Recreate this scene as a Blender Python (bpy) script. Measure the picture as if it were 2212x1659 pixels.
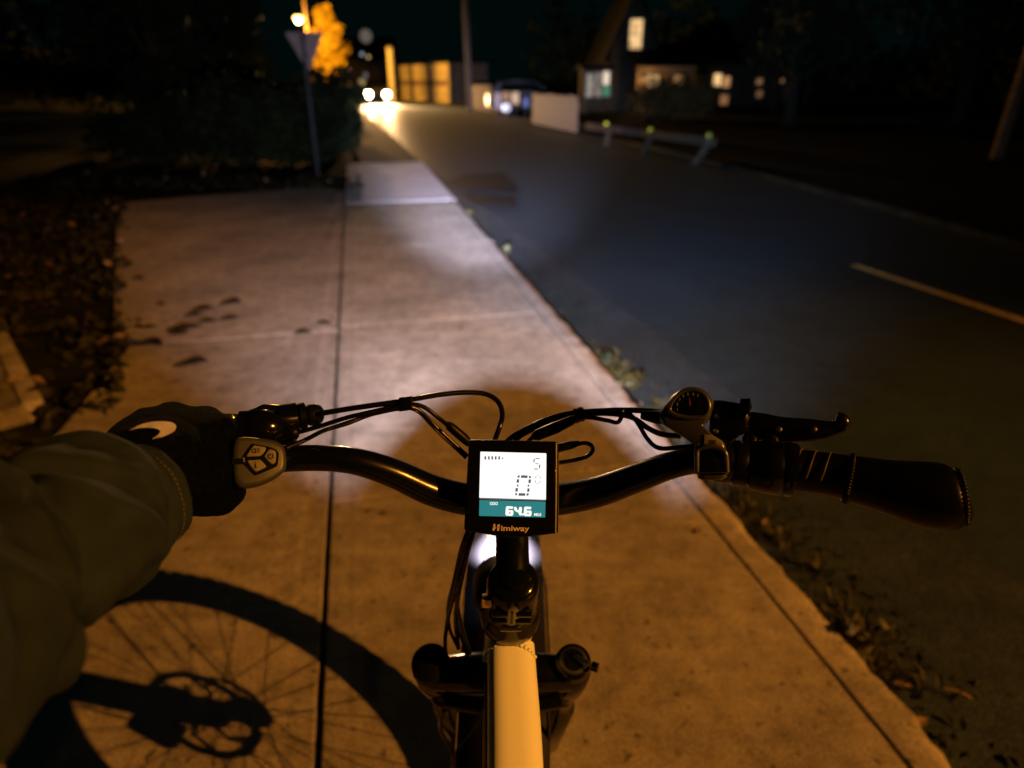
import bpy, bmesh, math, random
import numpy as np
from mathutils import Vector, Matrix, noise
from mathutils.bvhtree import BVHTree

random.seed(7)
rng = np.random.default_rng(7)
R = math.radians
for o in list(bpy.data.objects):
    bpy.data.objects.remove(o)
scene = bpy.context.scene
C = scene.collection

# ------------------------------------------------------------------ camera
EYE = Vector((0, 0, 1.45))
PITCH = R(25.0)
FPX = 1402.0                      # focal length in units of a 2212 px wide picture
cam_data = bpy.data.cameras.new('camera')
cam_data.sensor_width = 36.0
cam_data.lens = 36.0 * FPX / 2212.0
cam_data.clip_start = 0.02
cam_data.clip_end = 2000.0
cam = bpy.data.objects.new('camera', cam_data)
C.objects.link(cam)
cam.location = EYE
cam.rotation_euler = (math.pi / 2 - PITCH, 0, 0)
cam_data.dof.use_dof = True
cam_data.dof.focus_distance = 0.555
cam_data.dof.aperture_fstop = 3.6
scene.camera = cam

# ------------------------------------------------------------------ night sky
world = bpy.data.worlds.new('World')
scene.world = world
world.use_nodes = True
bg = world.node_tree.nodes['Background']
bg.inputs['Color'].default_value = (0.10, 0.60, 0.58, 1)
bg.inputs['Strength'].default_value = 0.0042
scene.view_settings.view_transform = 'Standard'
scene.view_settings.look = 'None'
scene.view_settings.exposure = 0.0
scene.view_settings.gamma = 1.0
scene.view_settings.use_curve_mapping = False
scene.render.engine = 'CYCLES'
scene.render.resolution_x = 1024
scene.render.resolution_y = 768
scene.cycles.use_denoising = True
scene.cycles.sample_clamp_indirect = 0.5

# ------------------------------------------------------------------ geometry helpers
_cf = Vector((0, math.cos(PITCH), -math.sin(PITCH)))
_cu = Vector((0, math.sin(PITCH), math.cos(PITCH)))
_cr = Vector((1, 0, 0))

def ray(x, y):
    """direction of a sight line, scaled so that depth along the lens axis is 1"""
    return _cf + _cr * ((x - 1106.0) / FPX) - _cu * ((y - 829.5) / FPX)

def Q(x, y, d):
    return EYE + ray(x, y) * d

def G(x, y, h=0.0):
    r = ray(x, y)
    return EYE + r * ((h - EYE.z) / r.z)

def GF(x, fwd, h=0.0):
    """a point at height h, fwd metres ahead, on the bearing of column x at the horizon"""
    return Vector(((x - 1106.0) / FPX * (fwd * math.cos(PITCH) + (EYE.z - h) * math.sin(PITCH)), fwd, h))

def H(x, y, fwd):
    """point fwd metres ahead on the sight line through x, y"""
    r = ray(x, y)
    return EYE + r * (fwd / r.y)

YAW = R(12.7)
S_ = Vector((-math.sin(YAW), math.cos(YAW), 0))   # along the pavement
N_ = Vector((math.cos(YAW), math.sin(YAW), 0))    # across it, to the right

def W(a, c, h=0.0):
    return S_ * a + N_ * c + Vector((0, 0, h))

def ac(p):
    return p.dot(S_), p.dot(N_)

def link(o, parent=None, label=None, cat=None, group=None, kind=None):
    C.objects.link(o)
    if parent is not None:
        o.parent = parent
        o.matrix_parent_inverse = basis(parent).inverted()
    if label: o['label'] = label
    if cat: o['category'] = cat
    if group: o['group'] = group
    if kind: o['kind'] = kind
    return o

def basis(o):
    m = Matrix.LocRotScale(o.location, o.rotation_euler, o.scale)
    if o.parent is not None:
        return basis(o.parent) @ o.matrix_parent_inverse @ m
    return m

def empty(name, loc, label=None, cat=None, group=None, kind=None):
    o = bpy.data.objects.new(name, None)
    o.location = loc
    o.empty_display_size = 0.1
    return link(o, None, label, cat, group, kind)

def mesh(name, verts, faces, m, parent=None, smooth=False, **kw):
    me = bpy.data.meshes.new(name)
    me.from_pydata([tuple(v) for v in verts], [], faces)
    me.materials.append(m)
    if smooth:
        me.polygons.foreach_set('use_smooth', [True] * len(me.polygons))
    me.update()
    o = bpy.data.objects.new(name, me)
    return link(o, parent, **kw)

def from_bm(name, bm, m, parent=None, smooth=False, **kw):
    bmesh.ops.recalc_face_normals(bm, faces=bm.faces)
    me = bpy.data.meshes.new(name)
    bm.to_mesh(me); bm.free()
    me.materials.append(m)
    if smooth:
        me.polygons.foreach_set('use_smooth', [True] * len(me.polygons))
    o = bpy.data.objects.new(name, me)
    return link(o, parent, **kw)

def sharp(o, ang=40):
    """smooth shading with hard edges above an angle"""
    me = o.data
    bm = bmesh.new(); bm.from_mesh(me)
    for f in bm.faces: f.smooth = True
    for e in bm.edges:
        if len(e.link_faces) == 2 and e.calc_face_angle(0) > R(ang):
            e.smooth = False
    bm.to_mesh(me); bm.free()
    return o

def spline(pts, n=8, closed=False):
    """Catmull-Rom through the points (any dimension)"""
    P = [np.array(p, float) for p in pts]
    out = []
    m = len(P)
    rngm = m if closed else m - 1
    for i in range(rngm):
        if closed:
            p0, p1, p2, p3 = P[(i - 1) % m], P[i], P[(i + 1) % m], P[(i + 2) % m]
        else:
            p1, p2 = P[i], P[i + 1]
            p0 = P[i - 1] if i > 0 else 2 * p1 - p2
            p3 = P[i + 2] if i + 2 < m else 2 * p2 - p1
        for k in range(n):
            t = k / n
            out.append(0.5 * ((2 * p1) + (-p0 + p2) * t + (2 * p0 - 5 * p1 + 4 * p2 - p3) * t * t + (-p0 + 3 * p1 - 3 * p2 + p3) * t ** 3))
    if not closed:
        out.append(P[-1])
    return out

def tube_geo(pts, rad, seg=10, ref=None, squash=None):
    """verts, faces of a capped tube; rad a number or one per point; squash = (ku, kv) per section"""
    P = [Vector(p) for p in pts]
    n = len(P)
    if not hasattr(rad, '__len__'): rad = [rad] * n
    T = []
    for i in range(n):
        a = P[max(0, i - 1)]; b = P[min(n - 1, i + 1)]
        t = (b - a)
        if t.length < 1e-9: t = Vector((0, 0, 1))
        T.append(t.normalized())
    for i in range(1, n):      # doubled points keep the direction of their neighbour
        if (P[i] - P[i - 1]).length < 1e-7: T[i] = T[i - 1] if i > 1 else T[i]
    u = ref.copy() if ref is not None else (Vector((0, 0, 1)) if abs(T[0].z) < 0.9 else Vector((1, 0, 0)))
    verts, faces = [], []
    for i in range(n):
        t = T[i]
        u = (u - t * u.dot(t))
        u.normalize()
        v = t.cross(u)
        ku, kv = (1, 1) if squash is None else squash[i]
        for k in range(seg):
            an = 2 * math.pi * k / seg
            verts.append(P[i] + (u * (math.cos(an) * ku) + v * (math.sin(an) * kv)) * rad[i])
    for i in range(n - 1):
        for k in range(seg):
            a = i * seg + k; b = i * seg + (k + 1) % seg
            faces.append((a, b, b + seg, a + seg))
    faces.append(tuple(range(seg - 1, -1, -1)))
    faces.append(tuple((n - 1) * seg + k for k in range(seg)))
    return verts, faces

def tube(name, pts, rad, m, parent=None, seg=10, smooth_n=0, ref=None, squash=None, hard=True, **kw):
    if smooth_n:
        if hasattr(rad, '__len__'):
            rr = spline([(r,) for r in rad], smooth_n); rad = [max(1e-5, float(r[0])) for r in rr]
        if squash is not None:
            squash = [tuple(s) for s in spline(squash, smooth_n)]
        pts = spline(pts, smooth_n)
    v, f = tube_geo(pts, rad, seg, ref, squash)
    o = mesh(name, v, f, m, parent, **kw)
    return sharp(o, 50)

class Geo:
    def __init__(s): s.v = []; s.f = []
    def add(s, v, f):
        k = len(s.v); s.v += [tuple(p) for p in v]; s.f += [tuple(i + k for i in q) for q in f]; return s
    def tube(s, pts, rad, seg=8, **kw): return s.add(*tube_geo(pts, rad, seg, **kw))
    def box(s, c, size, ax=None):
        c = Vector(c); ax = ax or (Vector((1, 0, 0)), Vector((0, 1, 0)), Vector((0, 0, 1)))
        v = []
        for i in (-.5, .5):
            for j in (-.5, .5):
                for k in (-.5, .5):
                    v.append(c + ax[0] * (size[0] * i) + ax[1] * (size[1] * j) + ax[2] * (size[2] * k))
        return s.add(v, [(0, 1, 3, 2), (4, 6, 7, 5), (0, 4, 5, 1), (2, 3, 7, 6), (0, 2, 6, 4), (1, 5, 7, 3)])
    def build(s, name, m, parent=None, smooth=False, bevel=0, **kw):
        o = mesh(name, s.v, s.f, m, parent, smooth, **kw)
        if bevel:
            bm = bmesh.new(); bm.from_mesh(o.data)
            bmesh.ops.recalc_face_normals(bm, faces=bm.faces)
            bmesh.ops.bevel(bm, geom=list(bm.edges), offset=bevel, segments=2, affect='EDGES', profile=0.6)
            bm.to_mesh(o.data); bm.free()
            sharp(o, 35)
        return o

WAX = (N_, S_, Vector((0, 0, 1)))     # box axes lined up with the street

def sheet(name, pts, m, parent=None, thick=0.0, **kw):
    """flat polygon (with thickness downwards)"""
    bm = bmesh.new()
    vs = [bm.verts.new(p) for p in pts]
    f = bm.faces.new(vs)
    if f.normal.z < 0: f.normal_flip()
    if thick:
        r = bmesh.ops.extrude_face_region(bm, geom=[f])
        for e in r['geom']:
            if isinstance(e, bmesh.types.BMVert): e.co.z -= thick
    return from_bm(name, bm, m, parent, **kw)

# ------------------------------------------------------------------ materials
def mat(name, color, rough=0.6, metal=0.0, spec=0.5, emit=None, estr=1.0, var=0.0, vscale=20.0, bump=0.0, bscale=120.0, coat=0.0, sheen=0.0):
    m = bpy.data.materials.new(name); m.use_nodes = True
    nt = m.node_tree; b = nt.nodes['Principled BSDF']
    b.inputs['Base Color'].default_value = (*color, 1)
    b.inputs['Roughness'].default_value = rough
    b.inputs['Metallic'].default_value = metal
    b.inputs['Specular IOR Level'].default_value = spec
    b.inputs['Coat Weight'].default_value = coat
    b.inputs['Sheen Weight'].default_value = sheen
    if emit is not None:
        b.inputs['Emission Color'].default_value = (*emit, 1)
        b.inputs['Emission Strength'].default_value = estr
    if var or bump:
        tc = nt.nodes.new('ShaderNodeTexCoord')
    if var:
        n = nt.nodes.new('ShaderNodeTexNoise'); n.inputs['Scale'].default_value = vscale; n.inputs['Detail'].default_value = 6
        nt.links.new(tc.outputs['Object'], n.inputs['Vector'])
        mr = nt.nodes.new('ShaderNodeMapRange')
        mr.inputs['From Min'].default_value = 0.3; mr.inputs['From Max'].default_value = 0.7
        mr.inputs['To Min'].default_value = 1 - var; mr.inputs['To Max'].default_value = 1 + var
        nt.links.new(n.outputs['Fac'], mr.inputs['Value'])
        vm = nt.nodes.new('ShaderNodeVectorMath'); vm.operation = 'SCALE'
        vm.inputs[0].default_value = color
        nt.links.new(mr.outputs['Result'], vm.inputs['Scale'])
        nt.links.new(vm.outputs['Vector'], b.inputs['Base Color'])
    if bump:
        n2 = nt.nodes.new('ShaderNodeTexNoise'); n2.inputs['Scale'].default_value = bscale; n2.inputs['Detail'].default_value = 4
        nt.links.new(tc.outputs['Object'], n2.inputs['Vector'])
        bp = nt.nodes.new('ShaderNodeBump'); bp.inputs['Strength'].default_value = bump; bp.inputs['Distance'].default_value = 0.01
        nt.links.new(n2.outputs['Fac'], bp.inputs['Height'])
        nt.links.new(bp.outputs['Normal'], b.inputs['Normal'])
    return m

def emitter(name, color, strength):
    return mat(name, (0.02, 0.02, 0.02), 0.4, emit=color, estr=strength)

def concrete(name, base, stain=0.5, grit=0.35, tool_lines=(), gain=1.0, rough=0.85, spec=0.25):
    """brushed concrete: broad stains, blotches, pits; optional tooled lines along the street"""
    m = bpy.data.materials.new(name); m.use_nodes = True
    nt = m.node_tree; L = nt.links.new; b = nt.nodes['Principled BSDF']
    b.inputs['Roughness'].default_value = rough
    b.inputs['Specular IOR Level'].default_value = spec
    tc = nt.nodes.new('ShaderNodeTexCoord')
    def noise_(scale, detail, lo, hi, a, bb, vec=None, rough=0.6):
        n = nt.nodes.new('ShaderNodeTexNoise'); n.inputs['Scale'].default_value = scale
        n.inputs['Detail'].default_value = detail; n.inputs['Roughness'].default_value = rough
        L(vec or tc.outputs['Object'], n.inputs['Vector'])
        r = nt.nodes.new('ShaderNodeMapRange'); r.clamp = True
        r.inputs['From Min'].default_value = lo; r.inputs['From Max'].default_value = hi
        r.inputs['To Min'].default_value = a; r.inputs['To Max'].default_value = bb
        L(n.outputs['Fac'], r.inputs['Value'])
        return r.outputs['Result'], n.outputs['Fac']
    def mul(x, y):
        k = nt.nodes.new('ShaderNodeMath'); k.operation = 'MULTIPLY'
        L(x, k.inputs[0]); L(y, k.inputs[1]); return k.outputs[0]
    big, _ = noise_(1.6, 3, 0.30, 0.65, 1 - stain * 0.50, 1.06)
    mid, _ = noise_(11.0, 8, 0.30, 0.58, 1 - stain * 0.62, 1.08, rough=0.74)
    blot, _ = noise_(24.0, 4, 0.32, 0.39, 1 - stain * 0.9, 1.0, rough=0.6)
    pit, _ = noise_(75.0, 3, 0.30, 0.38, 1 - stain * 0.8, 1.0)
    fine, ff = noise_(160.0, 3, 0.30, 0.65, 1 - grit, 1 + grit * 0.5)
    grain, _ = noise_(520.0, 2, 0.3, 0.7, 1 - grit * .8, 1 + grit * .8)
    v = mul(mul(mul(mul(mul(big, mid), blot), fine), grain), pit)
    # brush streaks across the walk
    mp = nt.nodes.new('ShaderNodeMapping'); mp.inputs['Rotation'].default_value = (0, 0, -YAW)
    mp.inputs['Scale'].default_value = (1.2, 26, 1)
    L(tc.outputs['Object'], mp.inputs['Vector'])
    st, _ = noise_(1.0, 3, 0.3, 0.7, 0.90, 1.07, mp.outputs['Vector'])
    v = mul(v, st)
    if tool_lines:
        dp = nt.nodes.new('ShaderNodeVectorMath'); dp.operation = 'DOT_PRODUCT'
        L(tc.outputs['Object'], dp.inputs[0]); dp.inputs[1].default_value = tuple(N_)
        for c0, w, k in tool_lines:
            s = nt.nodes.new('ShaderNodeMath'); s.operation = 'SUBTRACT'; L(dp.outputs['Value'], s.inputs[0]); s.inputs[1].default_value = c0
            a = nt.nodes.new('ShaderNodeMath'); a.operation = 'ABSOLUTE'; L(s.outputs[0], a.inputs[0])
            r = nt.nodes.new('ShaderNodeMapRange'); r.clamp = True
            r.inputs['From Min'].default_value = w * 0.4; r.inputs['From Max'].default_value = w
            r.inputs['To Min'].default_value = k; r.inputs['To Max'].default_value = 1.0
            L(a.outputs[0], r.inputs['Value']); v = mul(v, r.outputs['Result'])
    sc = nt.nodes.new('ShaderNodeVectorMath'); sc.operation = 'SCALE'
    sc.inputs[0].default_value = tuple(x * gain for x in base)
    L(v, sc.inputs['Scale']); L(sc.outputs['Vector'], b.inputs['Base Color'])
    bp = nt.nodes.new('ShaderNodeBump'); bp.inputs['Strength'].default_value = 0.35; bp.inputs['Distance'].default_value = 0.004
    L(ff, bp.inputs['Height']); L(bp.outputs['Normal'], b.inputs['Normal'])
    return m

M = {}
M['concrete'] = concrete('concrete_walk', (0.43, 0.39, 0.34), 0.70, 0.55, tool_lines=((-0.145, 0.010, 0.86), (-0.20, 0.018, 0.9)))
M['concrete_drive'] = concrete('concrete_drive', (0.41, 0.37, 0.32), 0.74, 0.55, tool_lines=((-0.315, 0.018, 1.18), (-0.25, 0.014, 0.92)))
M['concrete_new'] = concrete('concrete_new', (0.60, 0.56, 0.58), 0.2, 0.2)
M['concrete_kerb'] = concrete('concrete_kerb', (0.42, 0.38, 0.33), 0.75, 0.45)
M['joint'] = mat('joint_dirt', (0.03, 0.026, 0.02), 0.95, var=0.4, vscale=30)
M['asphalt'] = concrete('asphalt', (0.023, 0.042, 0.058), 0.45, 0.9, rough=0.54, spec=0.45)
M['asphalt_old'] = concrete('asphalt_worn', (0.036, 0.052, 0.066), 0.5, 0.9, rough=0.75, spec=.15)
M['asphalt_patch'] = mat('asphalt_patch', (0.011, 0.012, 0.017), 0.6, var=0.3, vscale=80, bump=0.6, bscale=220, spec=0.04)
M['kerb_far'] = mat('far_kerb', (0.012, 0.014, 0.012), 0.9, spec=0.03, var=0.6, vscale=5)
M['path'] = mat('path_asphalt', (0.09, 0.08, 0.08), 0.85, spec=0.03, var=0.3, vscale=8)
M['paint'] = mat('yellow_paint', (0.62, 0.46, 0.16), 0.8, var=0.35, vscale=25)
M['soil'] = mat('dark_soil', (0.013, 0.014, 0.010), 0.95, spec=0.03, var=0.5, vscale=3)
M['grass'] = mat('grass_blades', (0.035, 0.05, 0.016), 0.7, var=0.5, vscale=4)
M['weed'] = mat('weed_leaf', (0.05, 0.047, 0.012), 0.6, var=0.5, vscale=14)
M['weed_green'] = mat('weed_green', (0.018, 0.034, 0.016), 0.6, var=0.4, vscale=14)
M['litter'] = mat('leaf_litter', (0.026, 0.026, 0.012), 0.75, spec=0.03, var=0.7, vscale=9)
M['litter_pale'] = mat('pale_leaf', (0.24, 0.16, 0.09), 0.7, var=0.3, vscale=20)
M['leaf_dark'] = mat('wet_leaf', (0.012, 0.010, 0.006), 0.6, var=0.4, vscale=20)
M['foliage'] = mat('dark_foliage', (0.016, 0.024, 0.012), 0.7, spec=0.03, var=0.5, vscale=2)
M['foliage_yellow'] = mat('autumn_foliage', (0.22, 0.145, 0.010), 0.7, spec=0.03, var=0.4, vscale=2)
M['foliage_brown'] = mat('brown_foliage', (0.11, 0.07, 0.025), 0.7, spec=0.03, var=0.5, vscale=2)
M['bark'] = mat('bark', (0.035, 0.028, 0.02), 0.9, spec=0.03, var=0.4, vscale=12, bump=0.8, bscale=30)
M['wood_pole'] = mat('pole_wood', (0.16, 0.12, 0.085), 0.85, spec=0.03, var=0.35, vscale=8)
M['galv'] = mat('galvanised', (0.05, 0.06, 0.075), 0.5, 0.1, spec=0.03, var=0.2, vscale=10)
M['sign_back'] = mat('sign_metal', (0.24, 0.21, 0.23), 0.5, 0.2, spec=0.03, var=0.15, vscale=6)
M['fence_white'] = mat('fence_paint', (0.16, 0.13, 0.115), 0.7, spec=0.03, var=0.25, vscale=8)
M['board'] = mat('tan_boards', (0.25, 0.205, 0.10), 0.8, spec=0.03, var=0.3, vscale=3)
M['board_dark'] = mat('dark_boards', (0.10, 0.075, 0.05), 0.8, spec=0.03, var=0.3, vscale=3)
M['siding'] = mat('siding', (0.20, 0.14, 0.08), 0.8, spec=0.03, var=0.3, vscale=2)
M['siding_dark'] = mat('siding_dark', (0.05, 0.044, 0.032), 0.8, spec=0.03, var=0.3, vscale=2)
M['roof'] = mat('shingle_roof', (0.005, 0.005, 0.005), 0.9, spec=0.03, var=0.4, vscale=10)
M['trim'] = mat('white_trim', (0.16, 0.15, 0.13), 0.6)
M['rail_wood'] = mat('rail_timber', (0.075, 0.054, 0.036), 0.85, spec=0.03, var=0.35, vscale=6)
M['frame_paint'] = mat('white_frame_paint', (0.82, 0.86, 0.72), 0.28, coat=0.35)
M['black'] = mat('black_anodised', (0.0020, 0.0028, 0.0030), 0.22, spec=0.38)
M['black_gloss'] = mat('black_gloss', (0.003, 0.0032, 0.0035), 0.14, spec=0.5)
M['black_matte'] = mat('black_plastic', (0.0020, 0.0030, 0.0032), 0.42, spec=0.14)
M['rubber'] = mat('rubber', (0.006, 0.006, 0.006), 0.75, spec=0.15, bump=0.3, bscale=300)
M['cable'] = mat('cable_sheath', (0.0035, 0.0035, 0.0035), 0.24, spec=0.45)
M['leather'] = mat('grip_leather', (0.0016, 0.0020, 0.0020), 0.36, spec=0.20, bump=0.04, bscale=700)
M['steel'] = mat('steel', (0.45, 0.44, 0.42), 0.30, 1.0, bump=0.05, bscale=200)
M['spoke'] = mat('spoke_steel', (0.10, 0.10, 0.10), 0.4, 1.0)
M['silver'] = mat('silver_plastic', (0.085, 0.085, 0.08), 0.30, 0.5)
M['pad_grey'] = mat('pad_plastic', (0.030, 0.036, 0.030), 0.42, spec=0.4, var=.15, vscale=300)
M['button'] = mat('button_rubber', (0.12, 0.115, 0.085), 0.6)
M['ink'] = mat('ink_black', (0.0015, 0.002, 0.002), 0.6, spec=.04)
M['pole_dark'] = mat('pole_dark', (0.022, 0.015, 0.009), 0.9, spec=0.03, var=.3, vscale=6)
M['fender'] = mat('fender_plastic', (0.012, 0.012, 0.014), 0.20, spec=0.5)
M['print'] = mat('grey_print', (0.62, 0.50, 0.44), 0.5)
M['dial_print'] = mat('dial_print', (0.26, 0.25, 0.20), 0.5)
M['fabric'] = None
M['glove'] = mat('glove_knit', (0.0022, 0.0032, 0.0034), 0.95, spec=0.02, var=0.7, vscale=220, bump=0.7, bscale=600)
M['glove_logo'] = mat('glove_logo', (0.34, 0.30, 0.20), 0.6, bump=0.2, bscale=900)
M['denim'] = mat('trouser_cloth', (0.02, 0.02, 0.025), 0.9)

# ================================================================== the setting
ROAD_Z = -0.075
KERB_C = 1.24
a_new0 = ac(G(860, 436))[0]
a_new1 = ac(G(815, 352))[0]
a_j1 = ac(G(720, 707))[0]

# ground: one sheet to the horizon
mesh('ground', [(-900, -300, -0.16), (900, -300, -0.16), (900, 1500, -0.16), (-900, 1500, -0.16)], [(0, 1, 2, 3)], M['soil'], kind='structure')

# road, its right edge read off the kerb line; it bends a little to the left far off
left_edge = [(-14, KERB_C - .12), (a_new1 + 1, KERB_C - .12), (26, KERB_C - .35), (40, 0.4), (58, -2.2), (90, -10), (140, -30)]
right_px = [(2212, 540), (1850, 437), (1500, 345), (1270, 287), (1040, 237), (930, 217)]
right_edge = [ac(G(x, y, ROAD_Z)) for x, y in right_px]
right_edge = [(-14, right_edge[0][1] - .25)] + right_edge + [(90, -2.0), (140, -19)]
rp = [W(a, c, ROAD_Z) for a, c in left_edge] + [W(a, c, ROAD_Z) for a, c in reversed(right_edge)]
bm = bmesh.new()
def strip(le, re, n=90):
    """quad strip between two edge polylines given as (along, across)"""
    L_ = np.array(le); R_ = np.array(re)
    aa = np.concatenate([np.linspace(-14, 20, n // 2), np.linspace(20.6, 140, n // 2)])
    return aa, np.interp(aa, L_[:, 0], L_[:, 1]), np.interp(aa, R_[:, 0], R_[:, 1])
aa, lc, rc = strip(left_edge, right_edge)
v = []
for a, l, r in zip(aa, lc, rc):
    v += [W(a, l, ROAD_Z), W(a, l * .5 + r * .5, ROAD_Z + 0.015), W(a, r, ROAD_Z)]
f = []
for i in range(len(aa) - 1):
    k = 3 * i
    f += [(k, k + 1, k + 4, k + 3), (k + 1, k + 2, k + 5, k + 4)]
mesh('road', v, f, M['asphalt'], kind='structure')

# worn strip of older asphalt in the gutter, widening towards the rider
wl = [(-3, 1.0, 2.35), (1.0, 1.0, 2.05)] + [(ac(G(x, y, ROAD_Z))[0], 1.0, ac(G(x, y, ROAD_Z))[1]) for x, y in ((1560, 838), (1450, 745), (1330, 655), (1220, 575))] + [(9.5, 1.0, 1.55), (13, 1.0, 1.3)]
v = []; f = []
wl2 = spline(wl, 6)
for i, (a, l, r) in enumerate(wl2):
    r += 0.03 * noise.noise(Vector((a * 3, 0, 0)))
    v += [W(a, l, ROAD_Z + 0.007), W(a, r, ROAD_Z + 0.010)]
    if i: f.append((2 * i - 2, 2 * i - 1, 2 * i + 1, 2 * i))
mesh('worn_gutter_asphalt', v, f, M['asphalt_old'], kind='structure')
# repair patches in the lane beside the pale slab
def patch(px):
    pts = [G(x, y, ROAD_Z + 0.012) for x, y in px]
    o = sheet('asphalt_repair', [tuple(p) for p in pts], M['asphalt_patch'], kind='structure')
    return o
patch([(955, 392), (1005, 376), (1085, 372), (1118, 402), (1112, 416), (1000, 408)])
patch([(990, 418), (1113, 424), (1116, 447), (1030, 440)])
# yellow centre dash
ay, cy = ac(G(1845, 577, ROAD_Z))
p0 = G(1843, 577, ROAD_Z); p1 = G(2212, 700, ROAD_Z); d = (p1 - p0).normalized(); nn = Vector((d.y, -d.x, 0))
pe = p0 + d * 4.5
zz = Vector((0, 0, 0.021))
mesh('centre_line', [p0 - nn * .05 + zz, p0 + nn * .05 + zz, pe + nn * .05 + zz, pe - nn * .05 + zz], [(0, 1, 2, 3)], M['paint'], kind='structure')

# pavement: dirt bed, concrete slabs, kerb stones
bed = mesh('sidewalk', [W(-4, -1.75, -.035), W(-4, 1.235, -.035), W(a_new1, 1.235, -.035), W(a_new1, -.23, -.035), W(9.2, -.23, -.035), W(9.2, -1.75, -.035),
                        W(-4, -1.75, -.155), W(-4, 1.235, -.155), W(a_new1, 1.235, -.155), W(a_new1, -.23, -.155), W(9.2, -.23, -.155), W(9.2, -1.75, -.155)],
           [(5, 4, 3, 2, 1, 0), (1, 2, 8, 7), (2, 3, 9, 8), (3, 4, 10, 9), (0, 1, 7, 6), (5, 0, 6, 11), (4, 5, 11, 10)], M['joint'], kind='structure')

def slab(a0, a1, c0, c1, m, top=0.0, name='paving_slab', gap=0.003, round_far_left=0.0, seed=0):
    """a slab with a chipped, eased edge"""
    a0 += gap; a1 -= gap
    pts = []
    def run(p, q, n):
        for i in range(n):
            t = i / n
            pts.append((p[0] + (q[0] - p[0]) * t, p[1] + (q[1] - p[1]) * t))
    na = max(4, int((a1 - a0) / 0.06)); nc = max(4, int((c1 - c0) / 0.06))
    if round_far_left:
        rr = round_far_left
        run((a0, c0), (a0, c1), nc); run((a0, c1), (a1, c1), na); run((a1, c1), (a1, c0 + rr), nc)
        for i in range(8):
            t = math.pi / 2 * i / 8
            pts.append((a1 - rr + rr * math.cos(t), c0 + rr - rr * math.sin(t)))
        run((a1 - rr, c0), (a0, c0), na)
    else:
        run((a0, c0), (a0, c1), nc); run((a0, c1), (a1, c1), na); run((a1, c1), (a1, c0), nc); run((a1, c0), (a0, c0), na)
    ca = (a0 + a1) / 2; cc = (c0 + c1) / 2
    n = len(pts); v = []
    for lay, (inset, z) in enumerate(((0, -0.033), (0, -0.002), (0.004, 0.0))):
        for i, (a, c) in enumerate(pts):
            w = 0.006 * noise.noise(Vector((a * 9 + seed, c * 9, lay * .3)))
            sa = 1 if a < ca else -1; sc = 1 if c < cc else -1
            on_a = abs(a - a0) < 1e-6 or abs(a - a1) < 1e-6
            on_c = abs(c - c0) < 1e-6 or abs(c - c1) < 1e-6
            k = inset + abs(w)
            v.append(W(a + (sa * k if on_a else 0), c + (sc * k if on_c else 0), top + z))
    f = [tuple(2 * n + i for i in range(n))]
    for l in range(2):
        for i in range(n):
            j = (i + 1) % n
            f.append((l * n + i, l * n + j, (l + 1) * n + j, (l + 1) * n + i))
    return mesh(name, v, f, m, bed)

SEAM = -0.225
GROOVE = 1.125
joints = [-4.0, -1.4, 0.5, 2.15, a_j1, 6.35, a_new0]
for i in range(len(joints) - 1):
    slab(joints[i], joints[i + 1], SEAM + .007, GROOVE - .005, M['concrete'], seed=i)
slab(a_new0 + .01, a_new1, SEAM + .007, KERB_C, M['concrete_new'], top=0.003, round_far_left=0.35, seed=20)
dj = [-4.0, 0.55, a_j1 - .06, 9.0]
for i in range(2):
    slab(dj[i], dj[i + 1], (-1.75, -1.45)[i], SEAM - .009, M['concrete_drive'], seed=30 + i)

# kerb stones between groove and gutter: a broken rough edge
def kerb_stone(a0, a1, seed, m, c0=GROOVE + .005, c1=KERB_C, parent=bed, top=0.0, bot=-.11, rough=.017):
    n = max(6, int((a1 - a0) / 0.035))
    v = []; f = []
    for i in range(n + 1):
        a = a0 + .004 + (a1 - a0 - .008) * i / n
        j = rough * noise.noise(Vector((a * 6, seed, 0))) + rough * .7 * noise.noise(Vector((a * 25, seed, 3)))
        z = .004 * noise.noise(Vector((a * 12, seed, 7)))
        v += [W(a, c0, top - .03), W(a, c0 + .003, top), W(a, c0 * .5 + c1 * .5, top + .002 + z), W(a, c1 - .012 + j, top - .002 + z * .6), W(a, c1 + j, top - .016), W(a, c1 + j * .6 + .008, bot)]
        if i:
            for k in range(5):
                f.append((6 * i - 6 + k, 6 * i - 5 + k, 6 * i + k + 1, 6 * i + k))
    f.append((0, 1, 2, 3, 4, 5)); f.append(tuple(6 * n + k for k in (5, 4, 3, 2, 1, 0)))
    o = mesh('kerb_stone', v, f, m, parent)
    return sharp(o, 45)
ks = [-4, -1.4, 0.5, 1.45, 2.15, 3.0, a_j1, 5.1, 6.35, 7.9, a_new0]
for i in range(len(ks) - 1):
    kerb_stone(ks[i], ks[i + 1], i * 3.1, M['concrete_kerb'])

# driveway apron that flares away to the left beyond the near slabs
dv = [W(a_j1 - .05, SEAM - .009, 0)]
dl = [G(238, 860), G(245, 720), G(250, 600), G(252, 500), G(258, 425)]
dl = spline([tuple(p) for p in dl], 4)
far = [G(300, 408), G(420, 400), G(560, 398), G(680, 402), G(745, 412)]
pts = [tuple(W(a_j1 - .05, SEAM - .010, 0))] + [tuple(W(a_j1 - .05, ac(Vector(dl[0]))[1], 0))] + [tuple(p) for p in dl if ac(Vector(p))[0] > a_j1] + [tuple(p) for p in far]
sheet('driveway', [Vector(p) for p in pts], M['concrete_drive'], thick=.12, kind='structure')
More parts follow.
